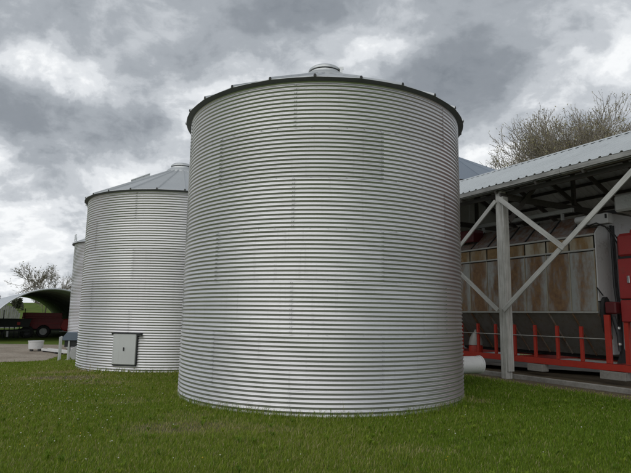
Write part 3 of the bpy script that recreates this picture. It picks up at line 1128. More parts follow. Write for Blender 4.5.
# discharge auger trough under the hopper
MB().lathe([(0.17, DL), (0.17, 1.6)], 20, at=(0, RIDGE_Y, 0.60), axis='x').build('discharge_trough', 'dark_steel', dry, True)
# inner plenum so that nothing is seen through
MB().box(DL + 0.05, DR - 0.06, FY + 0.9, BY - 0.9, 0.8, 3.9).build('plenum', 'dryer_hopper', dry)
# near end: column end plate with a sloped shoulder, end wall of the plenum
MB().prism([(FY - 0.01, 1.86), (FY + 0.47, 1.86), (FY + 0.47, 3.86), (FY + 0.33, 3.86), (FY - 0.01, 3.47)], DR + 0.022, DR + 0.05, 'yz').build('column_end_plate', 'dirty_white', dry)
MB().prism([(BY + 0.01, 1.86), (BY - 0.47, 1.86), (BY - 0.47, 3.86), (BY - 0.33, 3.86), (BY + 0.01, 3.47)], DR + 0.022, DR + 0.05, 'yz').build('column_end_plate', 'dirty_white', dry)
MB().prism([(FY + 0.475, 0.62), (BY - 0.475, 0.62), (BY - 0.475, 4.02), (FY + 0.475, 4.02)], DR - 0.02, DR + 0.03, 'yz').build('plenum_end_wall', 'dirty_white', dry)
MB().prism([(FY + 0.02, 1.55), (FY + 0.47, 1.55), (FY + 0.47, 1.85), (FY + 0.02, 1.85)], DR - 0.01, DR + 0.02, 'yz').build('column_foot_plate', 'dryer_hopper', dry)
# motor bracket box on the shoulder
MB().box(1.06, 1.86, FY + 0.06, FY + 0.26, 3.68, 3.93, 0.015).build('motor_bracket', 'dirty_white', dry)
MB().lathe([(0.0, 1.10), (0.075, 1.11), (0.085, 1.13), (0.085, 1.40), (0.06, 1.43), (0.001, 1.43)], 20, at=(0, FY - 0.03, 3.83), axis='x').build('motor', 'dirty_white', dry, True)
MB().box(1.80, 1.84, FY + 0.035, FY + 0.058, 3.80, 3.90).build('hole_shade_plate', 'black_rubber', dry)  # black block painted as the shade of a square hole in the box
cab = [(1.25, FY - 0.05, 3.74), (1.45, FY - 0.06, 3.66), (1.62, FY - 0.02, 3.70), (1.80, FY + 0.02, 3.60), (1.90, FY + 0.10, 3.42), (1.93, FY + 0.25, 3.2), (1.92, FY + 0.35, 2.4), (1.90, FY + 0.35, 1.6)]
MB().tube(cab, 0.018, 6).build('cable', 'black_rubber', dry)
MB().tube([(p[0] + 0.06, p[1] + 0.05, p[2] - 0.05) for p in cab], 0.014, 6).build('cable', 'black_rubber', dry)
# conduit pipes down the end wall
for yy, r in ((FY + 0.56, 0.032), (FY + 0.66, 0.022)):
    MB().tube([(DR + 0.09, yy, 3.7), (DR + 0.09, yy, 2.2), (DR + 0.12, yy + 0.03, 1.6), (DR + 0.12, yy + 0.03, 0.55)], r, 8).build('conduit', 'dark_steel', dry, True)
# belt guard and drive at the foot of the end
prof = []
for k in range(20):
    a = 2 * math.pi * k / 20
    prof.append((FY + 0.12 + 0.15 * math.cos(a), 1.60 + (0.36 if math.sin(a) > 0 else 0.52) * math.sin(a)))
MB().prism(prof, DR + 0.07, DR + 0.15, 'yz').build('belt_guard', 'black_rubber', dry)
MB().box(DR + 0.155, DR + 0.42, FY + 0.0, FY + 0.34, 1.56, 1.84, 0.03).build('gear_box', 'gear_maroon', dry)
MB().tube([(DR + 0.3, FY + 0.1, 1.5), (DR + 0.35, FY + 0.16, 1.1), (DR + 0.36, FY + 0.16, 0.72)], [0.05, 0.045, 0.03], 10).build('drive_shaft', 'dark_steel', dry, True)
for z in (1.22, 0.86):
    MB().lathe([(0.001, 0), (0.035, 0.0), (0.035, 0.05), (0.001, 0.05)], 12, at=(DR + 0.38, FY + 0.14, z)).build('shaft_coupling', 'chrome', dry, True)
MB().prism([(FY + 0.12, 0.45), (FY + 0.5, 0.45), (FY + 0.42, 0.62), (FY + 0.3, 0.85), (FY + 0.22, 0.62)], DR + 0.30, DR + 0.36, 'yz').build('lever_plate', 'black_rubber', dry)
MB().tube([(DR + 0.16, FY - 0.02, 1.98), (DR + 0.05, FY - 0.08, 2.18)], 0.016, 6).build('lever', 'black_rubber', dry)
# louvred air box fixed to the end wall
lb = MB().box(2.02, 3.3, FY + 0.05, FY + 0.85, 3.90, 4.30, 0.05).build('louvre_box', 'dirty_white', dry)
for k in range(9):
    MB().box(2.22, 3.25, FY + 0.035, FY + 0.048, 3.965 + 0.034 * k, 3.983 + 0.034 * k).build('louvre', 'hatch_metal', lb)
MB().box(DR + 0.035, 2.018, FY + 0.52, FY + 0.60, 3.98, 4.06).build('box_bracket', 'dark_steel', dry)

# red burner housing beyond the dryer's end
bh = thing('burner_housing', 'tall dark red steel burner housing at the near end of the rusty dryer', 'burner', SHED_O, SHED_A)
hx0, hx1, hy0, hy1 = 1.98, 3.6, FY + 0.10, FY + 1.75
o = MB().box(hx0, hx1, hy0, hy1, 2.84, 3.40, 0.07).build('upper_casing', 'cabinet_red', bh)
o = MB().box(hx0 + 0.01, hx1, hy0 + 0.005, hy1, 1.90, 2.815, 0.02).build('middle_casing', 'cabinet_red', bh)
o = MB().box(hx0 + 0.01, hx1, hy0 + 0.01, hy1, 1.38, 1.875, 0.02).build('lower_casing', 'cabinet_red', bh)
MB().box(hx0 + 0.04, hx1 - 0.04, hy0 + 0.04, hy1 - 0.04, 1.42, 3.30).build('seam_gasket', 'black_rubber', bh)
MB().box(hx0 + 0.15, hx0 + 0.35, hy0 + 0.3, hy0 + 0.6, 3.40, 3.52, 0.03).build('top_lug', 'cabinet_red', bh)
MB().box(hx0 + 0.22, hx0 + 0.28, hy0 - 0.03, hy0 + 0.004, 2.25, 2.42, 0.008).build('handle', 'chrome', bh)
for x in (hx0 + 0.08, hx1 - 0.08):
    for y in (hy0 + 0.1, hy1 - 0.1):
        MB().box(x - 0.05, x + 0.05, y - 0.05, y + 0.05, 0.443, 1.40).build('leg', 'dryer_red', bh)

# concrete blocks under the red beam
for k, (x, txt) in enumerate(((-0.18, 'dark concrete block propping the red dryer beam near the middle post'), (1.88, 'pale concrete block under the red beam below the burner housing'), (-2.9, 'concrete block under the red dryer beam beside the white fan duct'))):
    o = MB().box(-0.30 if k == 1 else -0.24, 0.30 if k == 1 else 0.24, -0.12, 0.12, 0.0, 0.186, 0.012).build('concrete_block', 'concrete')
    loc = Vector((x, FY - 0.06, 0.101))
    o.location = SHED_O + Matrix.Rotation(SHED_A, 3, 'Z') @ loc
    o.rotation_euler = (0, 0, SHED_A + 0.03 * (k - 1))
    o['label'] = txt
    o['category'] = 'block'
    o['group'] = 'blocks under the dryer'

# hooded blower standing under the hopper
bl = thing('blower', 'small red blower with a pale domed hood under the dryer by the fan duct', 'blower',
           SHED_O + Matrix.Rotation(SHED_A, 3, 'Z') @ Vector((-2.58, FY + 0.22, 0.10)), SHED_A)
MB().lathe([(0.001, 0.0), (0.16, 0.0), (0.20, 0.05), (0.205, 0.48), (0.16, 0.56)], 24).build('blower_body', 'dryer_red', bl, True)
MB().lathe([(0.205, 0.53), (0.20, 0.60), (0.165, 0.74), (0.10, 0.86), (0.03, 0.93), (0.03, 0.97), (0.001, 0.98)], 24).build('hood', 'light_flange', bl, True)
MB().box(-0.24, 0.24, -0.05, 0.05, 0.0, 0.04).build('foot_bar', 'dark_steel', bl)

# ---------------------------------------------------------------- left background: shelter and machinery
QO, QA = Vector((-15.9, 33.0, 0.0)), rad(34.0)
qz = -0.40
shelter = thing('arched_shelter', 'open ended grey corrugated arch shelter at the end of the gravel drive', 'shelter', (QO.x, QO.y, 0), QA)
QR, QC = 3.76, -1.0
def arch_mesh(W=1.25, th=0.05):
    mb = MB()
    amax = math.acos((qz - QC - 0.05) / QR)
    n = 30
    sec = [(0.0, 0.0), (0.10, 0.05), (0.31, 0.05), (0.41, 0.0), (0.52, 0.05), (0.73, 0.05), (0.83, 0.0), (0.94, 0.05), (1.15, 0.05), (W, 0.0)]
    m = len(sec)
    v, f = [], []
    for i in range(n + 1):
        a = -amax + 2 * amax * i / n
        for r0 in (0.0, -0.02):
            for (y, h) in sec:
                r = QR + h + r0
                v.append((r * math.sin(a), y, QC + r * math.cos(a)))
    s = 2 * m
    for i in range(n):
        for j in range(m - 1):
            f.append((i * s + j, i * s + j + 1, (i + 1) * s + j + 1, (i + 1) * s + j))
            f.append((i * s + m + j, (i + 1) * s + m + j, (i + 1) * s + m + j + 1, i * s + m + j + 1))
        f.append((i * s, (i + 1) * s, (i + 1) * s + m, i * s + m))
    mb.add(v, f)
    return mb.mesh('arch_panel', 'quonset_metal', fix=False)
am_ = arch_mesh()
NQ = 17
for k in range(NQ):
    o = link('arch_panel', am_, shelter, (0, 1.25 * k, 0))
    o.scale = (1.0 + 0.002 * (k % 2), 1, 1.0 + 0.002 * (k % 2))
mb = MB()
amax = math.acos((qz - QC - 0.05) / QR)
mb.tube([((QR + 0.03) * math.sin(-amax + 2 * amax * i / 30), -0.03, QC + (QR + 0.03) * math.cos(-amax + 2 * amax * i / 30)) for i in range(31)], 0.05, 6)
mb.build('front_rim', 'quonset_metal', shelter)
# pale upright boards stacked on end beyond the rear of the shelter
rngb = random.Random(4)
bs = thing('board_stack', 'pale weathered upright boards leaning together beyond the arched shelter', 'boards', (-32.3, 56.2, float(ground_z(-32.3, 56.2))), rad(30))
for k in range(17):
    x = -1.3 + 0.16 * k
    top = 2.75 - 0.10 * abs(k - 6) + rngb.uniform(-0.12, 0.12)
    o = MB().box(0.003, 0.157, 0, 0.04, -0.1, top).build('board', 'board_grey', bs)
    o.location = (x, rngb.uniform(-0.03, 0.03), 0)
    o.rotation_euler = (rad(-6 + rngb.uniform(-1, 1)), rad((k - 8) * 0.9), 0)


def wheel(root, x, y, z, r, w, name='wheel', rim='dirty_white'):
    t = MB().lathe([(r * 0.55, -w / 2), (r * 0.86, -w / 2), (r * 0.97, -w * 0.36), (r, -w * 0.15), (r, w * 0.15), (r * 0.97, w * 0.36), (r * 0.86, w / 2), (r * 0.55, w / 2)], 28, at=(0, 0, 0), axis='y').build(name, 'black_rubber', root, True)
    t.location = (x, y, z)
    MB().lathe([(r * 0.56, -w * 0.32), (r * 0.50, -w * 0.2), (r * 0.2, -w * 0.12), (r * 0.17, -w * 0.28), (0.001, -w * 0.28)], 24, axis='y').build('rim', rim, t, True)
    MB().lathe([(r * 0.56, w * 0.32), (r * 0.50, w * 0.2), (0.001, w * 0.12)], 24, axis='y').build('rim', rim, t, True)
    return t


wg = thing('manure_spreader', 'dark red farm spreader wagon parked inside the arched shelter', 'wagon', (-19.15, 38.6, -0.40), rad(24))
# flared box: trapezoid body with a top rail
MB().prism([(-1.10, 0.62), (1.02, 0.62), (1.25, 1.30), (-1.25, 1.30)], -0.72, 0.72).build('box_body', 'maroon', wg)
MB().box(-1.38, 1.12, -0.80, 0.80, 1.305, 1.43, 0.01).build('top_rail', 'maroon', wg)
MB().box(-1.36, 1.10, -0.78, -0.74, 1.435, 1.72, 0.01).build('side_board', 'maroon', wg)
MB().box(-1.36, 1.10, 0.74, 0.78, 1.435, 1.72, 0.01).build('side_board', 'maroon', wg)
MB().box(-1.05, 1.05, -0.76, -0.723, 0.98, 1.02).build('stripe_bar', 'spreader_red', wg)
for k in range(4):
    x = -0.95 + 0.6 * k
    MB().beam((x, -0.745, 0.64), (x * 1.15, -0.745, 1.30), 0.04, 0.05, (0, 1, 0)).build('side_rib', 'maroon', wg)
MB().box(-1.6, 1.2, -0.35, -0.25, 0.48, 0.60).box(-1.6, 1.2, 0.25, 0.35, 0.48, 0.60).build('chassis', 'dark_steel', wg)
for s in (-1, 1):
    wheel(wg, 0.0, 0.80 * s, 0.44, 0.44, 0.28)
MB().tube([(0, -0.8, 0.44), (0, 0.8, 0.44)], 0.05, 8).build('axle', 'dark_steel', wg)
# round discharge drum at the rear with a guard
dr_ = MB().lathe([(0.001, -0.60), (0.36, -0.60), (0.43, -0.54), (0.43, 0.54), (0.36, 0.60), (0.001, 0.60)], 28, at=(0, 0, 0), axis='y').build('discharge_drum', 'spreader_red', wg, True)
dr_.location = (1.42, -0.12, 0.90)
MB().box(1.0, 1.9, -0.55, 0.5, 0.40, 0.46).build('rear_frame', 'dirty_white', wg)
MB().beam((-1.6, 0, 0.52), (-2.9, 0, 0.42), 0.10, 0.10).build('drawbar', 'dark_steel', wg)

imp = thing('seed_drill', 'dark farm implement with a red lamp plate standing in the shade of the arched shelter', 'implement', (-20.55, 36.3, -0.40), rad(29))
MB().prism([(-1.7, 0.75), (1.35, 0.75), (1.45, 1.25), (-1.8, 1.25)], -0.35, 0.45).build('hopper_box', 'dark_implement', imp)
MB().box(-1.85, 1.5, -0.40, 0.50, 1.253, 1.30, 0.01).build('box_lid', 'dark_implement', imp)
MB().box(-1.8, 1.45, -0.3, -0.2, 0.45, 0.57).box(-1.8, 1.45, 0.25, 0.35, 0.45, 0.57).build('frame', 'dark_implement', imp)
for x in (-1.55, 1.25):
    wheel(imp, x, 0.0, 0.42, 0.42, 0.24, rim='dark_steel')
for k in range(9):
    x = -1.25 + 0.29 * k
    MB().tube([(x, 0.0, 0.75), (x, -0.1, 0.45), (x, -0.28, 0.03)], [0.03, 0.03, 0.045], 6).build('coulter', 'dark_implement', imp)
MB().box(0.62, 0.82, -0.395, -0.36, 0.88, 1.08, 0.01).build('lamp_plate', 'spreader_red', imp)
MB().box(0.05, 0.17, -0.42, -0.405, 0.12, 0.50).build('reflector_board', 'fan_white', imp)
for k, x in enumerate((-0.95, -0.2, 1.05)):
    MB().tube([(x, 0.1, 1.30), (x, 0.15, 1.75 + 0.12 * k)], 0.03, 6).build('marker_arm', 'dark_implement', imp)
MB().beam((-0.2, -0.3, 0.5), (-0.2, -1.2, 0.35), 0.1, 0.1).build('drawbar', 'dark_implement', imp)

# white tub on the gravel edge
tub = thing('feed_tub', 'white round tub on short legs at the edge of the gravel drive', 'tub', (-12.25, 24.1, float(ground_z(-12.25, 24.1)) + 0.03), 0.3)
MB().lathe([(0.27, 0.10), (0.285, 0.115), (0.305, 0.42), (0.325, 0.43), (0.325, 0.46), (0.29, 0.46), (0.27, 0.14), (0.001, 0.13)], 28).build('tub_body', 'fan_white', tub, True)
MB().lathe([(0.288, 0.40), (0.30, 0.445), (0.001, 0.47)], 28).build('lid', 'dirty_white', tub, True)
for k in range(4):
    a = rad(45 + 90 * k)
    MB().box(0.22 * math.sin(a) - 0.04, 0.22 * math.sin(a) + 0.04, -0.22 * math.cos(a) - 0.04, -0.22 * math.cos(a) + 0.04, -0.03, 0.125).build('leg', 'dark_steel', tub)

# long white trough lying from the tub towards the fan
p0, p1 = Vector((-11.75, 23.9, 0)), Vector((-9.75, 22.3, 0))
tr = thing('auger_trough', 'long white trough lying in the grass between the tub and the fan unit', 'trough', ((p0.x + p1.x) / 2, (p0.y + p1.y) / 2, float(ground_z(-10.7, 23.1)) + 0.10), math.atan2(p1.y - p0.y, p1.x - p0.x))
L = (p1 - p0).length
MB().box(-L / 2, L / 2, -0.12, 0.12, 0.0, 0.02).box(-L / 2, L / 2, -0.14, -0.12, 0.0, 0.10).box(-L / 2, L / 2, 0.12, 0.14, 0.0, 0.10).build('channel', 'fan_white', tr)
for x in (-L / 2 + 0.2, 0, L / 2 - 0.2):
    MB().box(x - 0.04, x + 0.04, -0.16, 0.16, -0.14, -0.002).build('skid', 'dark_steel', tr)

# fan unit with blue hood by the second bin
gz = float(ground_z(-9.1, 20.0))
fu = thing('hooded_fan', 'white framed fan unit with a blue grey hood behind the hatch bin', 'fan', (-9.0, 20.0, gz), rad(20))
for x in (-0.25, 0.05):
    for y in (-0.22, 0.30):
        MB().box(x - 0.03, x + 0.03, y - 0.03, y + 0.03, -0.05, 0.86 if x < 0 else 0.72, 0.004).build('leg', 'hatch_metal', fu)
MB().prism([(-0.16, 0.74), (0.36, 0.74), (0.40, 0.80), (0.28, 1.02), (-0.04, 1.02), (-0.17, 0.84)], -0.30, 0.36).build('hood', 'blue_grey', fu)
MB().box(-0.10, 0.50, -0.20, 0.30, 0.50, 0.715).build('motor_box', 'dark_steel', fu)
MB().lathe([(0.001, -0.3), (0.26, -0.3), (0.28, -0.25), (0.28, 0.28), (0.001, 0.30)], 24, at=(0.38, 0.02, 0.26), axis='y').build('scroll_casing', 'dirty_white', fu, True)
MB().box(-0.05, 0.55, -0.24, 0.26, -0.03, 0.03).build('skid', 'dirty_white', fu)


# ---------------------------------------------------------------- trees
def tree(name, label, loc, height, spread, seed, leaf, nleaf, group, trunks=1, twig=0.010, leaf_size=0.10, levels=6, cat='tree', trunk_r=None, base_split=0.25, nb0=9):
    rng = random.Random(seed)
    root = thing(name, label, cat, loc, rng.uniform(0, 6.28), group)
    tr_mb, cr_v, cr_f, lf_v, lf_f = MB(), [], [], [], []
    tips = []

    def seg3(p, q, r0, r1):
        d = (q - p)
        if d.length < 1e-4:
            return
        d.normalize()
        s = d.cross(Vector((0.3, 0.5, 0.81))).normalized()
        u = s.cross(d)
        o = len(cr_v)
        for c, r in ((p, r0), (q, r1)):
            for k in range(3):
                a = 2.0944 * k
                cr_v.append(c + s * (math.cos(a) * r) + u * (math.sin(a) * r))
        for k in range(3):
            j = (k + 1) % 3
            cr_f.append((o + k, o + 3 + k, o + 3 + j, o + j))

    def seg2(p, q, r0, r1):
        # finest twigs: flat slivers, far below a pixel across
        d = (q - p).normalized()
        s = d.cross(Vector((rng.uniform(-1, 1), rng.uniform(-1, 1), 0.4))).normalized()
        o = len(cr_v)
        cr_v.extend([p - s * r0, p + s * r0, q + s * r1, q - s * r1])
        cr_f.append((o, o + 1, o + 2, o + 3))

    def grow(p, d, L, r, lev):
        n = 4 if lev <= 1 else (3 if lev < levels - 1 else 2)
        pts, rs = [p.copy()], [r]
        cur = p.copy()
        dd = d.copy()
        for i in range(n):
            up = 0.10 if lev < 3 else 0.04
            dd = (dd + Vector((rng.uniform(-1, 1), rng.uniform(-1, 1), rng.uniform(-0.6, 1))) * (0.13 + 0.04 * lev) + Vector((0, 0, up))).normalized()
            cur = cur + dd * (L / n)
            pts.append(cur.copy())
            rs.append(max(r * (1 - 0.5 * (i + 1) / n), twig * 0.6))
        if lev <= 1:
            tr_mb.tube(pts, rs, 7 if lev == 0 else 5, caps=False)
        else:
            for i in range(n):
                (seg3 if lev < levels - 1 else seg2)(pts[i], pts[i + 1], rs[i], rs[i + 1])
        if lev >= levels - 2:
            tips.extend(pts[1:])
        if lev >= levels - 1:
            return
        nb = {0: nb0, 1: 6, 2: 5, 3: 5}.get(lev, 3)
        for b in range(nb):
            f = rng.uniform(base_split if lev == 0 else 0.22, 1.0)
            if b == 0:
                f = 1.0
            i = min(int(f * n), n - 1)
            q = pts[i].lerp(pts[i + 1], f * n - i)
            ax_ = (pts[i + 1] - pts[i]).normalized()
            a = rng.uniform(0, 6.283)
            perp = ax_.orthogonal().normalized()
            perp.rotate(Matrix.Rotation(a, 3, ax_))
            ang = rng.uniform(0.32, 0.80) * spread if b else rng.uniform(0.05, 0.25)
            nd = (ax_ * math.cos(ang) + perp * math.sin(ang)).normalized()
            grow(q, nd, L * (rng.uniform(0.50, 0.74) if b else rng.uniform(0.42, 0.55)), max(rs[i] * rng.uniform(0.42, 0.62), twig), lev + 1)

    r0 = trunk_r or height * 0.013
    for k in range(trunks):
        a = rng.uniform(0, 6.28)
        t_ = 0.0 if trunks == 1 else rng.uniform(0.10, 0.26)
        d = Vector((math.cos(a) * t_, math.sin(a) * t_, 1)).normalized()
        grow(Vector((math.cos(a) * 0.2 * (trunks > 1), math.sin(a) * 0.2 * (trunks > 1), -0.2)), d, height * rng.uniform(0.44, 0.52), r0 * (1 if trunks == 1 else 0.75), 0)
    tr_mb.build('trunk', 'bark', root, True, fix=False)
    me = bpy.data.meshes.new('crown')
    # leaves / buds: small bent quads near the twig ends
    for i in range(nleaf):
        c = rng.choice(tips) + Vector((rng.gauss(0, 0.10), rng.gauss(0, 0.10), rng.gauss(0, 0.10)))
        s = leaf_size * rng.uniform(0.5, 1.25)
        u = Vector((rng.uniform(-1, 1), rng.uniform(-1, 1), rng.uniform(-1, 1))).normalized()
        w = u.orthogonal().normalized()
        w.rotate(Matrix.Rotation(rng.uniform(0, 6.28), 3, u))
        o = len(cr_v) + len(lf_v)
        lf_v.extend([c - u * s * 0.5, c + w * s * 0.3, c + u * s * 0.5, c - w * s * 0.3])
        lf_f.append((o, o + 1, o + 2, o + 3))
    nf = len(cr_f)
    me.from_pydata([tuple(p) for p in cr_v + lf_v], [], cr_f + lf_f)
    me.materials.append(MATS['twig_bark'])
    me.materials.append(MATS[leaf])
    mi = np.zeros(nf + len(lf_f), np.int32)
    mi[nf:] = 1
    me.polygons.foreach_set('material_index', mi)
    link('crown', me, root)
    return root


RT = 'budding trees behind the dryer shed'
for lab, x, y, h, sp, sd_, nt in (
        ('low budding tree behind the shed roof next to the blue grey bin roof', 17.0, 48.0, 15.2, 1.0, 11, 2),
        ('rounded budding tree second from the blue grey bin roof', 19.0, 49.0, 17.6, 0.88, 62, 2),
        ('thick twiggy budding tree between the tallest one and the rounded one behind the shed', 21.3, 48.6, 18.2, 0.88, 63, 2),
        ('tallest open crowned budding tree rising behind the shed roof', 24.8, 50.4, 20.2, 0.88, 64, 2),
        ('budding tree next to the tallest one, towards the far end of the row', 27.4, 49.2, 18.8, 0.88, 65, 2),
        ('budding tree at the far end of the row behind the shed', 30.4, 51.0, 19.8, 0.88, 66, 2)):
    tree('budding_tree', lab, (x, y, 0), h, sp, sd_, 'bud_leaf', 14000, RT, nt, twig=0.021, leaf_size=0.17, base_split=0.32, nb0=10)
tree('leafing_tree', 'lone sparse young leafed tree rising behind the arched shelter', (-27.3, 55.0, float(ground_z(-27.3, 55.0))), 6.9, 1.25, 31, 'young_leaf', 1500, 'trees behind the arched shelter', 1, leaf_size=0.15, twig=0.022, levels=5, nb0=8)
tree('leafing_tree', 'thin bare tree beside the lone leafed one behind the arched shelter', (-25.2, 56.0, float(ground_z(-25.2, 56.0))), 4.2, 1.0, 33, 'young_leaf', 500, 'trees behind the arched shelter', 1, leaf_size=0.18, twig=0.016, levels=5)
for k, (x, y, h, lb_) in enumerate(((-59.0, 100.0, 3.6, 'rounded dark shrub on the distant green rise'), (-55.5, 101.0, 2.6, 'small pale shrub on the distant green rise beside the rounded one'), (-63.0, 99.0, 4.2, 'tall dark shrub on the distant green rise'))):
    tree('hill_shrub', lb_, (x, y, float(ground_z(x, y))), h, 1.3, 40 + k, 'far_leaf', 1600, 'shrubs on the distant rise', 3, leaf_size=0.4, twig=0.02, cat='shrub', levels=4)


# ---------------------------------------------------------------- grass and flowers
def grass():
    r = np.random.RandomState(7)
    # sample points with a density that falls with distance from the path where the photographer stood
    N = 1500000
    y = 3.2 + 24.0 * r.rand(N) ** 1.0
    hw = 2.6 + 0.72 * y
    x = (r.rand(N) * 2 - 1) * hw
    dist = np.hypot(x, y)
    area_w = hw                                   # per-sample area weight
    dens = 4600.0 * (6.0 / np.maximum(dist, 4.5)) ** 1.15
    tot_area_per = (24.0 * 2 * hw) / N
    p = dens * tot_area_per
    keep = r.rand(N) < p
    sx, sy = to_shed(x, y)
    keep &= ~((sy > -0.22 + 0.12 * vnoise(x * 2.0, y * 2.0, 61)) & (sx > -4.7))
    keep &= np.hypot(x - BIN[0], y - BIN[1]) > R_BIN + 0.0
    keep &= np.hypot(x - BIN2[0], y - BIN2[1]) > R_BIN + 0.0
    keep &= gravel_inside(x, y) < -0.05
    b = bare(x, y)
    keep &= r.rand(N) > b * 0.72
    x, y, b, dist, sy = x[keep], y[keep], b[keep], dist[keep], sy[keep]
    n = len(x)
    z = ground_z(x, y)
    clump = vnoise(x * 1.7, y * 1.7, 21) + 0.6 * vnoise(x * 5.2, y * 5.2, 22)
    d1 = np.hypot(x - BIN[0], y - BIN[1]) - R_BIN
    d2 = np.hypot(x - BIN2[0], y - BIN2[1]) - R_BIN
    edge = np.exp(-np.minimum(d1, d2) / 0.13)
    h = (0.033 + 0.013 * clump + 0.024 * r.rand(n)) * (1 - 0.5 * b) + edge * 0.19 * r.rand(n) ** 1.7
    tall = r.rand(n) < 0.012
    h = np.where(tall, h * 1.9 + 0.03, h)
    h = np.maximum(h, 0.025)
    w = (0.0018 + 0.0014 * r.rand(n)) * np.clip(dist / 6.5, 1.0, 2.6)
    a = r.rand(n) * 2 * np.pi
    lean = (0.25 + 0.6 * r.rand(n)) * h
    la = a + r.normal(0, 0.5, n)
    # comb direction: the sward leans a little the same way
    lx, ly = np.cos(la) * lean + 0.15 * h, np.sin(la) * lean
    sxv, syv = -np.sin(a) * w, np.cos(a) * w
    V = np.zeros((n, 5, 3), np.float32)
    V[:, 0] = np.stack([x - sxv, y - syv, z - 0.012], -1)
    V[:, 1] = np.stack([x + sxv, y + syv, z - 0.012], -1)
    mx, my = x + lx * 0.35, y + ly * 0.35
    V[:, 2] = np.stack([mx + sxv * 0.8, my + syv * 0.8, z + h * 0.62], -1)
    V[:, 3] = np.stack([mx - sxv * 0.8, my - syv * 0.8, z + h * 0.62], -1)
    V[:, 4] = np.stack([x + lx, y + ly, z + h * (0.98 - 0.1 * r.rand(n))], -1)
    side = smooth01((x + 0.5) / 4.0)              # the sward is richer towards the dryer shed
    patch = vnoise(x * 0.55, y * 0.55, 31) * 0.5 + vnoise(x * 1.6, y * 1.6, 32) * 0.35
    tone = 0.52 + 0.26 * patch - 0.22 * side + 0.15 * r.normal(0, 1, n) * 0.8 + 0.35 * b
    straw = r.rand(n) < np.clip(0.05 + 0.60 * b + (0.10 + 0.22 * patch) * (1 - side), 0.03, 0.8)
    tone = np.where(straw, 0.85 + 0.15 * r.rand(n), np.clip(tone, 0.0, 0.82))
    me = bpy.data.meshes.new('grass')
    me.vertices.add(n * 5)
    me.vertices.foreach_set('co', V.reshape(-1))
    base = (np.arange(n) * 5)[:, None]
    loops = np.concatenate([base + np.array([0, 1, 2, 3]), base + np.array([3, 2, 4])], 1).astype(np.int32)
    me.loops.add(n * 7)
    me.loops.foreach_set('vertex_index', loops.reshape(-1))
    me.polygons.add(n * 2)
    ls = np.stack([np.arange(n) * 7, np.arange(n) * 7 + 4], -1).reshape(-1).astype(np.int32)
    me.polygons.foreach_set('loop_start', ls)
    me.update(calc_edges=True)
    at = me.attributes.new('tone', 'FLOAT', 'POINT')
    at.data.foreach_set('value', np.repeat(tone, 5).astype(np.float32))
    me.materials.append(MATS['grass_blade'])
    o = link('grass', me)
    o['kind'] = 'stuff'
    o['label'] = 'short green lawn grass with straw blades round the bins'
    o['category'] = 'grass'
    print('grass blades', n)


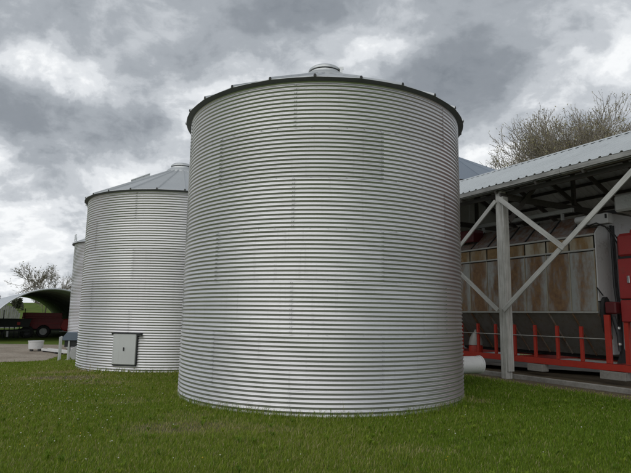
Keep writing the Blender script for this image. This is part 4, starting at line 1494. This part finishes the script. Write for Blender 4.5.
def dandelions():
    r = np.random.RandomState(5)
    ico = [(0, 0, 1), (0.89, 0, 0.45), (0.28, 0.85, 0.45), (-0.72, 0.53, 0.45), (-0.72, -0.53, 0.45), (0.28, -0.85, 0.45), (0, 0, -0.6)]
    icf = [(0, 1, 2), (0, 2, 3), (0, 3, 4), (0, 4, 5), (0, 5, 1), (6, 2, 1), (6, 3, 2), (6, 4, 3), (6, 5, 4), (6, 1, 5)]
    for name, mat, cnt, lab in (('dandelion_clocks', 'dandelion_white', 230, 'scattered white dandelion seed heads in the lawn'), ('dandelion_flowers', 'dandelion_yellow', 60, 'scattered yellow dandelion flowers in the lawn')):
        mb = MB()
        c = 0
        while c < cnt:
            if r.rand() < 0.72:
                y = r.uniform(6.0, 13.5)
                x = r.uniform(-0.6, -0.30) * y - 0.3
            else:
                y = r.uniform(5.2, 13)
                x = r.uniform(-0.6, 0.6) * y
            if vnoise(np.array([x * 1.3]), np.array([y * 1.3]), 51)[0] < r.uniform(-0.4, 0.2):
                continue
            if np.hypot(x - BIN[0], y - BIN[1]) < R_BIN + 0.15 or np.hypot(x - BIN2[0], y - BIN2[1]) < R_BIN + 0.15 or to_shed(x, y)[1] > -0.5:
                continue
            z = float(ground_z(x, y))
            h = r.uniform(0.045, 0.085)
            s = r.uniform(0.006, 0.011)
            mb.add([(x + p[0] * s, y + p[1] * s, z + h + p[2] * s) for p in ico], icf)
            c += 1
        o = mb.build(name, mat, None, True, fix=False)
        o['kind'] = 'stuff'
        o['label'] = lab
        o['category'] = 'flowers'



def weeds():
    # flat leaf rosettes of plantain and dandelion between the grass
    r = random.Random(9)
    mb = MB()
    tone = []
    c = 0
    while c < 330:
        y = r.uniform(4.5, 13.5)
        x = r.uniform(-0.75, 0.75) * y
        if math.hypot(x - BIN[0], y - BIN[1]) < R_BIN + 0.05 or math.hypot(x - BIN2[0], y - BIN2[1]) < R_BIN + 0.05 or to_shed(x, y)[1] > -0.3:
            continue
        if float(vnoise(np.array([x * 0.9]), np.array([y * 0.9]), 71)[0]) < r.uniform(-0.5, 0.3):
            continue
        z = float(ground_z(x, y))
        tn = r.uniform(0.05, 0.6)
        for k in range(r.randint(5, 9)):
            a = r.uniform(0, 6.28)
            L = r.uniform(0.04, 0.08)
            w = r.uniform(0.005, 0.010)
            d = Vector((math.cos(a), math.sin(a), 0))
            s_ = Vector((-d.y, d.x, 0))
            b0 = Vector((x, y, z + 0.015))
            m = b0 + d * L * 0.55 + Vector((0, 0, 0.045 + r.uniform(0, 0.02)))
            e = b0 + d * L + Vector((0, 0, 0.03 + r.uniform(0, 0.025)))
            mb.add([b0 - s_ * w * 0.3, b0 + s_ * w * 0.3, m + s_ * w, e, m - s_ * w], [(0, 1, 2, 4), (4, 2, 3)])
            tone += [tn] * 5
        c += 1
    o = mb.build('lawn_weeds', 'grass_blade', None, False, fix=False)
    at = o.data.attributes.new('tone', 'FLOAT', 'POINT')
    at.data.foreach_set('value', np.array(tone, np.float32))
    o['kind'] = 'stuff'
    o['label'] = 'flat broad leaved weeds scattered through the lawn'
    o['category'] = 'weeds'


grass()
dandelions()
weeds()

# ---------------------------------------------------------------- render settings
scene.render.engine = 'CYCLES'
scene.cycles.max_bounces = 6
scene.cycles.use_denoising = True
